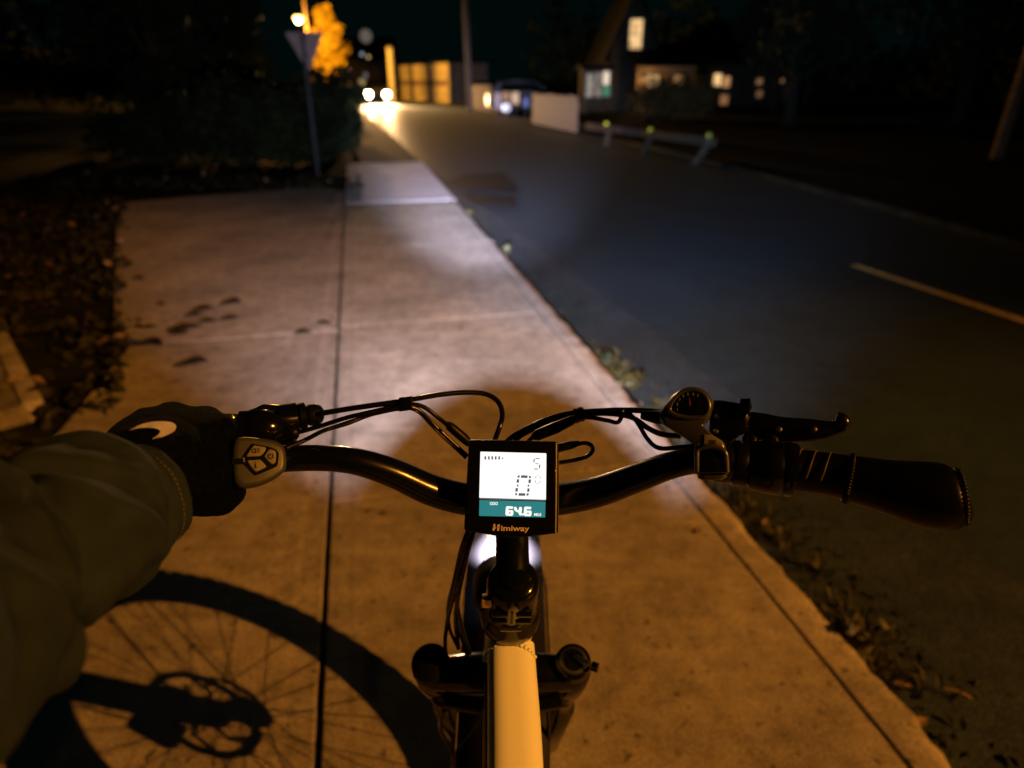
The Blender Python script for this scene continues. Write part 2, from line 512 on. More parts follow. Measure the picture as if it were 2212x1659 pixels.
# asphalt path carrying on past the pale slab
pv = []
for a in (a_new1 + .01, 18, 24, 32, 42, 56):
    b = np.interp(a, [13, 24, 40, 56], [0, -.25, -.9, -3.0])
    pv.append((a, b))
v = []; f = []
for i, (a, b) in enumerate(pv):
    v += [W(a, 0.05 + b, -.02), W(a, KERB_C + b, -.02), W(a, KERB_C + b + .02, -.12)]
    if i:
        k = 3 * i
        f += [(k - 3, k - 2, k + 1, k), (k - 2, k - 1, k + 2, k + 1)]
mesh('footpath', v, f, M['path'], kind='structure')

# far verge on the other side of the road: a pale worn kerb and a rising lawn
v = []; f = []
for i, a in enumerate(np.concatenate([np.linspace(-14, 20, 40), np.linspace(21, 80, 40)])):
    c = float(np.interp(a, [e[0] for e in right_edge], [e[1] for e in right_edge])) - .03
    j = .03 * noise.noise(Vector((a * 2, 5, 0)))
    v += [W(a, c + j, ROAD_Z - .02), W(a, c + j, ROAD_Z + .07), W(a, c + .22 + j, ROAD_Z + .075), W(a, c + .24 + j, ROAD_Z - .02)]
    if i:
        k = 4 * i
        for q in range(3): f.append((k - 4 + q, k - 3 + q, k + 1 + q, k + q))
mesh('far_kerb', v, f, M['kerb_far'], kind='structure')
def terrain(name, afn, cr, nc, na, arange, m, hfn):
    v = []; f = []
    for i in range(na + 1):
        a = arange[0] + (arange[1] - arange[0]) * (i / na) ** 1.4
        c0 = afn(a)
        for k in range(nc + 1):
            t = (k / nc) ** 1.6
            c = c0 + cr * t
            v.append(W(a, c, hfn(a, c, abs(cr) * t)))
            if i and k:
                q = i * (nc + 1) + k
                f.append((q - nc - 2, q - nc - 1, q, q - 1))
    return mesh(name, v, f, m, smooth=True, kind='structure')
terrain('verge', lambda a: float(np.interp(a, [e[0] for e in right_edge], [e[1] for e in right_edge])) + .2, 45, 26, 60, (-14, 100), M['soil'],
        lambda a, c, d: ROAD_Z + .03 + .02 * min(d, 12) + .04 * noise.noise(Vector((a * .4, c * .4, 2))))
lc_ = [ac(Vector(p)) for p in dl]
def left_c(a):
    return float(np.interp(a, [-8, 2.6] + [p[0] for p in lc_], [-1.75, -1.5] + [p[1] for p in lc_])) if a < lc_[-1][0] else (-.05 + float(np.interp(a, [13, 24, 40, 56], [0, -.25, -.9, -3.0])))
terrain('lawn', lambda a: left_c(a) - .0 , -40, 30, 70, (-8, 100), M['soil'],
        lambda a, c, d: -.03 + .035 * min(d, 14) + .05 * noise.noise(Vector((a * .5, c * .5, 1))) * min(1, d))

# ------------------------------------------------------------------ leaf and blade helpers
def leaf_quads(cent, size, flat=0.0, jit=0.5):
    """pointed folded leaves at the given centres -> verts, faces arrays"""
    n = len(cent)
    d = rng.normal(size=(n, 3)); d[:, 2] *= (1 - flat)
    d /= np.linalg.norm(d, axis=1)[:, None]
    e = rng.normal(size=(n, 3)); e[:, 2] *= (1 - flat)
    e -= d * (d * e).sum(1)[:, None]; e /= np.linalg.norm(e, axis=1)[:, None]
    s = (size * (1 + jit * (rng.random(n) - .5)))[:, None] if np.ndim(size) == 0 else size[:, None]
    nrm = np.cross(d, e)
    a = cent - d * s; b = cent + e * s * .5 + nrm * s * .15; c = cent + d * s; f = cent - e * s * .5 + nrm * s * .15
    v = np.stack([a, b, c, f], 1).reshape(-1, 3)
    i = np.arange(n) * 4
    return v, np.stack([i, i + 1, i + 2, i + 3], 1)

def leaf_mesh(name, cent, size, m, parent=None, flat=0.0, **kw):
    v, f = leaf_quads(np.asarray(cent, float), size, flat)
    me = bpy.data.meshes.new(name)
    me.from_pydata(v.tolist(), [], f.tolist()); me.materials.append(m)
    o = bpy.data.objects.new(name, me)
    return link(o, parent, **kw)

def clump_points(clumps, n):
    """points spread through ellipsoid clumps (centre, radii)"""
    w = np.array([c[1][0] * c[1][1] * c[1][2] for c in clumps]) ** .66; w /= w.sum()
    idx = rng.choice(len(clumps), n, p=w)
    u = rng.normal(size=(n, 3)); u /= np.linalg.norm(u, axis=1)[:, None]
    r = rng.random(n) ** .45
    cen = np.array([c[0] for c in clumps])[idx]; rad = np.array([c[1] for c in clumps])[idx]
    return cen + u * r[:, None] * rad

def tree(base, height, spread, label, foliage, trunk_r=.16, crown_from=.3, n=3200, leaf=.16, name='tree', cat='tree', group=None, nclump=16, conic=False):
    base = Vector(base)
    t = empty(name, base, label, cat, group)
    pts = []; x = 0; y = 0
    for i in range(7):
        k = i / 6
        pts.append(base + Vector((.12 * math.sin(k * 3 + base.x) * k * spread * .3, .12 * math.cos(k * 4 + base.y) * k * spread * .3, height * .9 * k)))
    g = Geo(); g.tube(pts, [trunk_r * (1 - .85 * (i / 6)) * (1.35 if i == 0 else 1) for i in range(7)], 9)
    cl = []
    for i in range(nclump):
        k = (i + .5) / nclump
        h = crown_from + (1 - crown_from) * k
        prof = (1 - k) ** .7 + .15 if conic else math.sin(math.pi * (0.15 + .8 * k)) ** .7
        an = i * 2.4 + base.x
        rr = spread * prof * (.25 + .55 * random.random())
        c = base + Vector((math.cos(an) * rr, math.sin(an) * rr, height * h))
        s = spread * (.30 + .25 * random.random()) * (.5 + .5 * prof)
        cl.append((tuple(c), (s, s, s * .8)))
        st = pts[min(5, int(h * 5.2))]
        mid = st.lerp(c, .5) + Vector((0, 0, -.05 * height * .3))
        g.tube([st, mid, c], [trunk_r * .35, trunk_r * .22, trunk_r * .08], 5)
    g.build('trunk', M['bark'], t, smooth=True)
    leaf_mesh('crown', clump_points(cl, n), leaf, foliage, t)
    return t

def bush(base, w, d, h, label, foliage, n=1600, leaf=.06, name='shrub', cat='shrub', group=None):
    base = Vector(base)
    t = empty(name, base, label, cat, group)
    cl = []
    for i in range(9):
        an = i * 2.4; q = random.random() ** .5
        cl.append(((base.x + math.cos(an) * w * .38 * q, base.y + math.sin(an) * d * .38 * q, base.z + h * (.3 + .4 * random.random())), (w * .28, d * .28, h * .32)))
    g = Geo()
    for c, r in cl:
        g.tube([base, Vector(c) * .6 + base * .4 + Vector((0, 0, .05 * h)), Vector(c)], [.02, .014, .006], 5)
    g.build('stem', M['bark'], t)
    leaf_mesh('crown', clump_points(cl, n), leaf, foliage, t)
    return t

# ================================================================== street objects
def light(name, kind, loc, color, power, size=.1, target=None, angle=None, blend=.5, parent=None):
    d = bpy.data.lights.new(name, kind)
    d.color = color; d.energy = power; d.shadow_soft_size = size
    o = bpy.data.objects.new(name, d)
    o.location = loc
    if kind == 'SPOT':
        d.spot_size = R(angle); d.spot_blend = blend
    if target is not None:
        o.rotation_euler = (Vector(target) - Vector(loc)).to_track_quat('-Z', 'Y').to_euler()
    link(o, parent)
    return o

SODIUM = (1.0, 0.355, 0.040)
M['lamp_glow'] = emitter('sodium_lens', (1.0, 0.62, 0.22), 26.0)
M['lamp_far'] = emitter('sodium_lens_far', (1.0, 0.72, 0.34), 34.0)

def street_lamp(base, height, head_dir, label, glow, power, target, angle, blend=1.0, arm=1.6, soft=.10, color=SODIUM, name='street_lamp'):
    base = Vector(base)
    t = empty(name, base, label, 'street lamp', 'street lamps')
    hd = Vector(head_dir).normalized()
    tube('pole', [base + Vector((0, 0, -.1)), base + Vector((0, 0, height * .5)), base + Vector((0, 0, height))], [.15, .13, .11], M['wood_pole'], t, 12)
    p = base + Vector((0, 0, height - .5))
    e = p + hd * arm + Vector((0, 0, .45))
    tube('arm', [p, p + hd * arm * .4 + Vector((0, 0, .34)), e], .03, M['galv'], t, 8, 5)
    side = hd.cross(Vector((0, 0, 1)))
    tube('lamp_head', [e - hd * .1, e + hd * .1, e + hd * .35, e + hd * .55], [.05, .12, .14, .05], M['galv'], t, 12, 4)
    c = e + hd * .3 + Vector((0, 0, -.09))
    g = Geo()
    g.tube([c + Vector((0, 0, .02)), c - Vector((0, 0, .06)), c - Vector((0, 0, .11)), c - Vector((0, 0, .13))], [.13, .125, .09, .02], 14)
    g.build('lens', glow, t, smooth=True)
    if power:
        light('lamp_light', 'SPOT', c - Vector((0, 0, .20)), color, power, soft, target, angle, blend, parent=t)
    return t, c

# the lamp behind the rider's right shoulder that lights bike and pavement
LDIR = Vector((0.905, -0.425, 0)).normalized()
LEL = R(25.7)
LDIST = 21.0
lamp_c = Vector((0, .6, .4)) + LDIR * LDIST + Vector((0, 0, math.tan(LEL) * LDIST))
hd = -LDIR
street_lamp(Vector((lamp_c.x, lamp_c.y, 0)) + LDIR * 1.9 + Vector((0, 0, -.1)), lamp_c.z + .25, hd, 'tall wooden street lamp standing behind the rider on the right', M['lamp_glow'], 27000, (0.1, 0.9, 0), 28, 1.0)

# far lamp on its utility pole by the glowing autumn tree
LF = 50.0
pb = GF(684, LF); pb.z = 0.2
lt = H(645, 45, LF)
street_lamp(pb, 11.0, (-1, -.1, 0), 'wooden utility pole lit orange beside the autumn tree, its lamp on an arm', M['lamp_far'], 0, None, 1, name='street_lamp')
# lamp arm is lower on this pole: build it as the pole's second luminaire
t = bpy.data.objects['street_lamp.001']
for ch in list(t.children):
    if ch.name.split('.')[0] == 'pole':
        ch.data.materials[0] = M['pole_dark']
    if ch.name.split('.')[0] in ('arm', 'lamp_head', 'lens'):
        bpy.data.objects.remove(ch)
att = Vector((pb.x, pb.y, lt.z - .1))
tube('arm', [att, att.lerp(lt, .5) + Vector((0, 0, .35)), lt + Vector((.3, 0, .18))], .035, M['galv'], t, 8, 5)
tube('lamp_head', [lt + Vector((.4, 0, .2)), lt + Vector((.2, 0, .22)), lt + Vector((-.1, 0, .2)), lt + Vector((-.3, 0, .14))], [.05, .14, .16, .05], M['galv'], t, 12, 4)
g = Geo(); g.tube([lt + Vector((0, 0, .14)), lt + Vector((0, 0, .0)), lt - Vector((0, 0, .09)), lt - Vector((0, 0, .14))], [.2, .2, .15, .04], 14)
g.build('lens', M['lamp_far'], t, smooth=True)
light('lamp_light', 'POINT', lt - Vector((.25, .7, .45)), (1.0, .45, .06), 18000, .12, parent=t)

# glowing autumn tree behind that lamp
tb = GF(722, LF + 6.0); tb.z = -.05
tree(tb, 6.6, 1.9, 'narrow orange autumn tree lit up by the far street lamp', M['foliage_yellow'], .13, .30, 3600, .17, name='autumn_tree', nclump=17, conic=True)

# yield sign seen from the back
sb = G(688, 384); sb.z = 0
sroot = empty('yield_sign', sb, 'grey back of a triangular yield sign on a slim post at the driveway corner', 'sign')
st = H(652, 72, sb.y)
lean = (st - sb); top_p = sb + lean * 1.06
tube('post', [sb + Vector((0, 0, -.15)), sb + lean * .5, top_p], .028, M['galv'], sroot, 10)
zc = st.z
rt = Vector((1, 0, 0)); fd = Vector((0, 1, 0))
cx = Vector((st.x + .02, sb.y + .05, zc))
tri = [(-.285, .0), (-.27, .02), (.27, .02), (.285, .0), (.03, -.48), (0, -.50), (-.03, -.48)]
v = [cx + rt * x + Vector((0, 0, z)) for x, z in tri] + [cx + rt * x + Vector((0, 0, z)) + fd * .006 for x, z in tri]
n = len(tri)
mesh('sign_plate', v, [tuple(range(n)), tuple(range(2 * n - 1, n - 1, -1))] + [(i, i + n, (i + 1) % n + n, (i + 1) % n) for i in range(n)], M['sign_back'], sroot)
for k in (-.06, -.30):
    g = Geo(); g.box(cx + Vector((-.015, -.012, k)), (.10, .012, .03)); g.build('bracket', M['galv'], sroot)

# oncoming car
car_f = 53.0
cc_ = GF(814, car_f, ROAD_Z); cc_.z = ROAD_Z
M['car_paint'] = mat('car_paint', (0.012, 0.012, 0.015), .4, spec=.12)
M['glass_dark'] = mat('dark_glass', (0.004, 0.005, 0.006), .08, spec=.25)
M['headlight'] = emitter('headlight_lens', (1.0, 0.80, 0.50), 90.0)

def car(center, yaw, label, name, lights=True, paint=None, tail=None, group=None, spot=None):
    t = empty(name, center, label, 'car', group)
    paint = paint or M['car_paint']
    f = Vector((math.sin(yaw), -math.cos(yaw), 0)); s = Vector((math.cos(yaw), math.sin(yaw), 0)); u = Vector((0, 0, 1))
    def X(a, b, h): return center + f * a + s * b + u * h
    prof = [(2.15, .30), (2.2, .55), (2.12, .78), (1.35, .95), (.75, 1.02), (.05, 1.46), (-.9, 1.52), (-1.75, 1.40), (-2.1, 1.02), (-2.2, .70), (-2.15, .32)]
    hw = [.80, .86, .86, .88, .88, .66, .64, .62, .84, .86, .80]
    v = []; n = len(prof)
    for b in (-1, 1):
        for (a, h), w in zip(prof, hw): v.append(X(a, b * w, h))
    fc = [tuple(range(n - 1, -1, -1)), tuple(range(n, 2 * n))] + [(i, (i + 1) % n, (i + 1) % n + n, i + n) for i in range(n)]
    o = mesh('body', v, fc, paint, t)
    bm = bmesh.new(); bm.from_mesh(o.data); bmesh.ops.recalc_face_normals(bm, faces=bm.faces)
    bmesh.ops.bevel(bm, geom=list(bm.edges), offset=.05, segments=2, affect='EDGES'); bm.to_mesh(o.data); bm.free(); sharp(o, 40)
    mesh('windscreen', [X(.73, -.72, 1.06), X(.73, .72, 1.06), X(.1, .60, 1.45), X(.1, -.60, 1.45)], [(0, 1, 2, 3)], M['glass_dark'], t)
    mesh('rear_window', [X(-2.06, -.68, 1.07), X(-2.06, .68, 1.07), X(-1.80, .56, 1.38), X(-1.80, -.56, 1.38)], [(0, 1, 2, 3)], M['glass_dark'], t)
    for b in (-1, 1):
        mesh('side_window', [X(.5, b * .878, 1.05), X(-1.7, b * .868, 1.05), X(-1.5, b * .68, 1.38), X(.0, b * .69, 1.40)], [(0, 1, 2, 3)], M['glass_dark'], t)
        for a in (1.35, -1.35):
            w = tube('wheel', [X(a, b * .66, .33), X(a, b * .67, .33), X(a, b * .86, .33), X(a, b * .89, .33)], [.29, .33, .33, .29], M['rubber'], t, 20)
            tube('rim', [X(a, b * .885, .33), X(a, b * .90, .33), X(a, b * .905, .33)], [.2, .2, .05], M['steel'], w, 14)
        hl = tube('headlight', [X(2.10, b * .64, .66), X(2.19, b * .64, .66), X(2.225, b * .64, .66)], [.22, .21, .08], M['headlight'] if lights else M['glass_dark'], t, 14)
        tl = Geo(); tl.box(X(-2.16, b * .70, .82), (.07, .22, .16), (f, s, u)); tl.build('tail_light', tail or M['glass_dark'], t)
        if lights and spot:
            light('headlight_beam', 'SPOT', X(2.35, b * .64, .66), (1.0, .57, .24), spot, .06, X(20, b * .64 + .2, -.15), 88, 1.0, parent=t)
    g = Geo(); g.box(X(2.17, 0, .42), (.05, .9, .18), (f, s, u)); g.build('grille', M['black_matte'], t)
    for b in (-1, 1):
        g = Geo(); g.box(X(.55, b * 1.0, 1.06), (.12, .2, .13), (f, s, u)); g.build('wing_mirror', paint, t, bevel=.03)
    return t
yaw_car = math.atan2(-cc_.x, cc_.y) * -1 + R(2)
yaw_car = math.atan2(0 - cc_.x, cc_.y)
car(cc_, yaw_car + R(3), 'oncoming car with two glaring white headlights far down the road', 'oncoming_car', True, spot=14000)

# dark car parked in the gap of the pale fence
M['tail_glow'] = emitter('tail_glow', (1.0, .35, .12), 1.0)
pc = GF(1150, 34, ROAD_Z); pc.z = .0
car(pc, R(96), 'dark car parked behind the gap in the pale fence', 'parked_car', False, tail=M['tail_glow'])
# lit box beside it: little glowing driveway markers
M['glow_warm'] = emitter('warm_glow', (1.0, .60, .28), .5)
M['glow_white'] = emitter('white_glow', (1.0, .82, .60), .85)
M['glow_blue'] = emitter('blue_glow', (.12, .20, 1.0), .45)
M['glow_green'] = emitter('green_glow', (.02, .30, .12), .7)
def marker(px, py, fwd, w, h, m, label, name, cat, group=None):
    c = H(px, py, fwd)
    b = Vector((c.x, c.y, 0))
    t = empty(name, b, label, cat, group)
    tube('post', [b + Vector((0, 0, -.1)), Vector((c.x, c.y, c.z - h * .5))], .035, M['galv'], t, 8)
    g = Geo(); g.box(c, (w, .1, h)); g.build('housing', M['black_matte'], t, bevel=.01)
    g = Geo(); g.box(c - Vector((0, .055, 0)), (w * .86, .02, h * .9)); g.build('lens', m, t, bevel=.006)
    return t
marker(1075, 218, 32, .26, .75, mat('pale_post', (.6, .48, .5), .6, emit=(.7, .45, .5), estr=.10, spec=0.0), 'pale driveway post at the end of the far fence', 'driveway_light', 'driveway light')  # faint emission put in to lighten the post's pale face
marker(1092, 208, 32.2, .42, .40, mat('dim_warm', (.3, .2, .1), .5, emit=(1, .5, .2), estr=.22, spec=0.0), 'dim orange driveway light right of the pale post', 'driveway_light', 'driveway light')
marker(1113, 212, 32.2, .40, .55, M['glow_warm'], 'brightest warm white driveway light in front of the parked car', 'driveway_light', 'driveway light')
marker(1136, 222, 32, .16, .42, M['glow_blue'], 'small blue driveway light left of the near pale fence', 'driveway_light', 'driveway light')

# pale board fences
def fence(p, q, h, label, m=None):
    m = m or M['fence_white']
    p = Vector(p); q = Vector(q)
    t = empty('board_fence', p, label, 'fence', 'pale board fences')
    d = (q - p); L = math.hypot(d.x, d.y); d = d.normalized(); s = Vector((d.y, -d.x, 0)); n = int(L / .15)
    g = Geo(); g.box(Vector((0, 0, h * .5)), (.135, .02, h), (d, s, Vector((0, 0, 1)))); me = None
    for i in range(n):
        loc = p + (q - p) * ((i + .5) / n)
        if me is None:
            o = g.build('fence_board', m, t); me = o.data
        else:
            o = bpy.data.objects.new('fence_board', me); link(o, t)
        o.location = Vector((loc.x, loc.y, loc.z + .015 * random.random()))
    for k in (.25, .78):
        g = Geo(); g.box((p + q) * .5 + Vector((0, 0, h * k)) - s * .03, (L, .035, .08), (d, s, Vector((0, 0, 1)))); g.build('rail', m, t)
    for i in range(int(L / 2.2) + 1):
        c = p + d * min(L, i * 2.2)
        g = Geo(); g.box(c + Vector((0, 0, h * .52)) - s * .08, (.1, .1, h * 1.04), (d, s, Vector((0, 0, 1)))); g.build('post', m, t)
fA = G(1150, 266); fB = G(1246, 287); fA.z = fB.z = 0
fence(fA, fB, 1.02, 'pale board fence between the parked car and the timber guard rail')
fC = G(1012, 232); fD = G(1078, 247); fC.z = fD.z = 0
fence(fC, fD, 1.25, 'farther pale board fence running up to the bare pole', mat('fence_far', (.10, .085, .08), .9, spec=.02, var=.3, vscale=8))  # one even tone, darker than the near fence

# bare utility pole beyond the fence, and a shorter greenish one at the shed
def pole(px, fwd, h, r, label, m, lean=0.0):
    b = GF(px, fwd); b.z = -.1
    t = empty('utility_pole', b, label, 'utility pole', 'utility poles')
    top = b + Vector((lean * h, 0, h))
    tube('shaft', [b, b.lerp(top, .5), top], [r, r * .9, r * .75], m, t, 12)
    g = Geo(); g.box(top - Vector((0, 0, .5)), (1.8, .1, .12)); g.build('cross_arm', m, t)
    for k in (-.8, -.3, .3, .8):
        tube('insulator', [top + Vector((k, 0, -.44)), top + Vector((k, 0, -.36)), top + Vector((k, 0, -.30))], [.03, .045, .03], M['galv'], t, 8)
    return top
topA = pole(1016, 37.5, 10.5, .15, 'tall dark utility pole rising behind the pale fence', M['wood_pole'], -.02)
pl = GF(850, 58); pl.z = -.1
hb = H(850, 102, 58).z
M['pale_post'] = mat('pale_post_wood', (.42, .38, .18), .8, var=.25, vscale=4)
t = empty('gate_post', pl, 'pale yellow post standing at the corner of the lit shed', 'post')
tube('shaft', [pl, pl + Vector((0, 0, hb * .5)), pl + Vector((0, 0, hb))], .26, M['pale_post'], t, 12)
tube('cap', [pl + Vector((0, 0, hb + .003)), pl + Vector((0, 0, hb + .12)), pl + Vector((0, 0, hb + .2))], [.32, .29, .1], M['trim'], t, 12)

# power lines
def wire(p, q, sag, label):
    pts = []
    for i in range(17):
        k = i / 16
        pts.append(p.lerp(q, k) - Vector((0, 0, sag * 4 * k * (1 - k))))
    tube('power_line', pts, .016, M['cable'], None, 5, label=label, cat='power line', group='power lines')
pt = Vector((pb.x, pb.y, 10.6))
far_house = GF(1360, 37); far_house.z = 5.0
wire(topA + Vector((-.8, 0, -.3)), pt + Vector((.3, 0, 0)), .8, 'upper power line slung between the two wooden poles')
wire(topA + Vector((-.3, 0, -.3)), pt + Vector((.3, 0, -.7)), 1.0, 'lower power line slung between the two wooden poles')
wire(topA + Vector((.3, 0, -.3)), far_house, .5, 'power line running from the dark pole to the gabled house')
wire(topA + Vector((.8, 0, -.3)), Vector((topA.x + 24, topA.y - 26, topA.z)), 1.0, 'power line running off to the right from the dark pole')

# shed clad in wide tan boards, near corner at column 970
s0 = G(972, 222); s0.z = -.05
s1 = GF(868, s0.y + 10.0); s1.z = -.05
shed = empty('shed', s0, 'low shed with wide tan boards glowing orange under the street lamp', 'shed')
d = (s1 - s0); Ls = d.length; d.normalize(); sn = Vector((-d.y, d.x, 0))
if sn.y < 0: sn = -sn
hS = H(972, 133, s0.y).z
g = Geo(); g.box((s0 + s1) * .5 + sn * 1.6 + Vector((0, 0, hS * .5)), (Ls - .02, 3.1, hS - .04), (d, sn, Vector((0, 0, 1)))); g.build('wall', M['board_dark'], shed)
nb = 7
for i in range(nb):
    bh = hS / nb
    dark = (i == 3)
    g = Geo(); g.box((s0 + s1) * .5 + Vector((0, 0, bh * (i + .5))), (Ls, .05 if not dark else .03, bh - .03), (d, sn, Vector((0, 0, 1))))
    g.build('board', M['board_dark'] if dark else M['board'], shed)
for q, sc in ((s0, 1),):
    g = Geo(); g.box(q + Vector((0, 0, hS * .5)) - sn * .04, (.16, .06, hS), (d, sn, Vector((0, 0, 1)))); g.build('corner_trim', M['board'], shed)
e0 = s0 - d * .3 - sn * .35; e1 = s1 + d * .3 - sn * .35
ridge = sn * 2.0
v = [e0 + Vector((0, 0, hS + .02)), e1 + Vector((0, 0, hS + .02)), e1 + ridge + Vector((0, 0, hS + .16)), e0 + ridge + Vector((0, 0, hS + .16)), e0 + ridge * 2 + Vector((0, 0, hS + .02)), e1 + ridge * 2 + Vector((0, 0, hS + .02))]
v2 = [p + Vector((0, 0, .1)) for p in v]
mesh('roof', v + v2, [(0, 1, 2, 3), (3, 2, 5, 4), (9, 8, 7, 6), (10, 11, 8, 9), (0, 6, 7, 1), (4, 5, 11, 10), (0, 3, 9, 6), (3, 4, 10, 9), (1, 7, 8, 2), (2, 8, 11, 5)], M['roof'], shed)
# gabled house across the road
M['win_bright'] = emitter('window_bright', (1.0, .62, .26), 1.0)
M['win_mid'] = emitter('window_mid', (1.0, .50, .20), .55)
M['win_dim'] = emitter('window_dim', (1.0, .45, .18), .22)
M['win_pale'] = emitter('window_pale', (.90, .74, .48), .26)
for k_ in ('win_bright', 'win_mid', 'win_dim', 'win_pale'):
    nt = M[k_].node_tree; b_ = nt.nodes['Principled BSDF']; st_ = b_.inputs['Emission Strength'].default_value
    tc_ = nt.nodes.new('ShaderNodeTexCoord'); nz_ = nt.nodes.new('ShaderNodeTexNoise'); nz_.inputs['Scale'].default_value = 2.2; nz_.inputs['Detail'].default_value = 3
    mr_ = nt.nodes.new('ShaderNodeMapRange'); mr_.inputs['From Min'].default_value = .3; mr_.inputs['From Max'].default_value = .7; mr_.inputs['To Min'].default_value = st_ * .35; mr_.inputs['To Max'].default_value = st_ * 1.4
    nt.links.new(tc_.outputs['Object'], nz_.inputs['Vector']); nt.links.new(nz_.outputs['Fac'], mr_.inputs['Value']); nt.links.new(mr_.outputs['Result'], b_.inputs['Emission Strength'])
HF = 36.0
def window(parent, px0, py0, px1, py1, fwd, glow, bars=(1, 1)):
    p = H(px0, py0, fwd); q = H(px1, py1, fwd)
    x0, x1 = sorted((p.x, q.x)); z0, z1 = sorted((p.z, q.z)); y = fwd - .06
    o = mesh('window', [(x0, y, z0), (x1, y, z0), (x1, y, z1), (x0, y, z1)], [(0, 1, 2, 3)], glow, parent)
    g = Geo(); t_ = .07
    g.box(((x0 + x1) / 2, y - .03, z1 + t_ / 2), (x1 - x0 + 2 * t_, .06, t_)); g.box(((x0 + x1) / 2, y - .04, z0 - t_ / 2), (x1 - x0 + 2 * t_ + .06, .08, t_))
    for xx in (x0 - t_ / 2, x1 + t_ / 2): g.box((xx, y - .03, (z0 + z1) / 2), (t_, .06, z1 - z0))
    g.build('window_frame', M['trim'], o)
    g = Geo()
    for i in range(1, bars[0] + 1): g.box((x0 + (x1 - x0) * i / (bars[0] + 1), y - .02, (z0 + z1) / 2), (.03, .03, z1 - z0))
    for i in range(1, bars[1] + 1): g.box(((x0 + x1) / 2, y - .018, z0 + (z1 - z0) * i / (bars[1] + 1)), (x1 - x0, .026, .03))
    g.build('glazing_bar', M['trim'], o)
    return o

def gable_house(name, px0, px1, wall_y, apex_y, fwd, depth, label, wall_m):
    pL = H(px0, wall_y, fwd); pR = H(px1, wall_y, fwd); ap = H((px0 + px1) / 2, apex_y, fwd).z; ez = pL.z
    t = empty(name, Vector(((pL.x + pR.x) / 2, fwd, 0)), label, 'house')
    x0, x1 = pL.x, pR.x; xm = (x0 + x1) / 2; y0, y1 = fwd, fwd + depth
    v = [(x0, y0, -.2), (x1, y0, -.2), (x1, y0, ez), (xm, y0, ap), (x0, y0, ez), (x0, y1, -.2), (x1, y1, -.2), (x1, y1, ez), (xm, y1, ap), (x0, y1, ez)]
    mesh('wall', v, [(0, 1, 2, 3, 4), (9, 8, 7, 6, 5), (0, 4, 9, 5), (1, 6, 7, 2), (2, 7, 8, 3), (4, 3, 8, 9)], wall_m, t)
    k = .35; sl = (ap - ez) / (xm - x0)
    for s, xe in ((-1, x0), (1, x1)):
        a = Vector((xe + s * k, y0 - k, ez - sl * k + .02)); b = Vector((xm, y0 - k, ap + .02)); dz = Vector((0, 0, .14)); dy = Vector((0, depth + 2 * k, 0))
        mesh('roof', [a, b, b + dy, a + dy, a + dz, b + dz, b + dy + dz, a + dy + dz], [(0, 1, 2, 3), (7, 6, 5, 4), (0, 4, 5, 1), (3, 2, 6, 7), (0, 3, 7, 4), (1, 5, 6, 2)], M['roof'], t)
    g = Geo(); g.box((xm + .8, fwd + depth * .6, ap + .3), (.5, .5, 1.4)); g.build('chimney', M['board_dark'], t)
    return t
hs = gable_house('gabled_house', 1320, 1418, 100, -25, HF, 9, 'dark gabled house with one tall lit attic window', M['siding_dark'])
window(hs, 1362, 42, 1384, 106, HF, M['win_bright'], (0, 1))
# side wing with two small lit windows
wg = empty('house_wing', Vector((H(1440, 200, HF - 1.5).x, HF - 1.5, 0)), 'low brown house wing with two small lit windows', 'house')
wf = HF - 1.5
a = H(1378, 143, wf); b = H(1502, 143, wf)
g = Geo(); g.box(((a.x + b.x) / 2, wf + 2.5, a.z / 2 - .1), (b.x - a.x, 5, a.z + .2)); g.build('wall', M['siding'], wg)
nb = 9
for i in range(nb):
    bh = (a.z + .1) / nb
    g = Geo(); g.box(((a.x + b.x) / 2, wf - .02, -.1 + bh * (i + .5)), (b.x - a.x + .04, .035, bh - .03)); g.build('siding_board', M['siding'], wg)
v = [(a.x - .3, wf - .5, a.z), (b.x + .3, wf - .5, a.z), (b.x + .3, wf + 2.6, a.z + 1.0), (a.x - .3, wf + 2.6, a.z + 1.0)]
mesh('roof', v + [(x, y, z + .12) for x, y, z in v], [(0, 1, 2, 3), (7, 6, 5, 4), (0, 4, 5, 1), (2, 6, 7, 3), (1, 5, 6, 2), (0, 3, 7, 4)], M['roof'], wg)
window(wg, 1399, 163, 1420, 195, wf, M['win_bright'], (0, 1))
window(wg, 1455, 163, 1472, 192, wf, M['win_mid'], (0, 1))
# glazed porch left of the gable
pg = empty('glazed_porch', Vector((H(1290, 200, HF - 1).x, HF - 1, 0)), 'small glazed porch with pale lit panes left of the gabled house', 'porch')
pf = HF - 1.0
a = H(1262, 150, pf); b = H(1318, 150, pf)
g = Geo(); g.box(((a.x + b.x) / 2, pf + 1.2, a.z / 2 - .1), (b.x - a.x, 2.2, a.z + .2)); g.build('wall', M['siding_dark'], pg)
g = Geo(); g.box(((a.x + b.x) / 2, pf + 1.0, a.z + .1), (b.x - a.x + .4, 3.0, .16)); g.build('roof', M['roof'], pg)
window(pg, 1268, 160, 1282, 208, pf, M['win_pale'], (0, 2))
window(pg, 1285, 158, 1297, 208, pf, M['win_pale'], (0, 2))
window(pg, 1301, 155, 1315, 183, pf, M['glow_white'], (0, 0))
window(pg, 1303, 188, 1315, 206, pf, M['glow_green'], (0, 0))
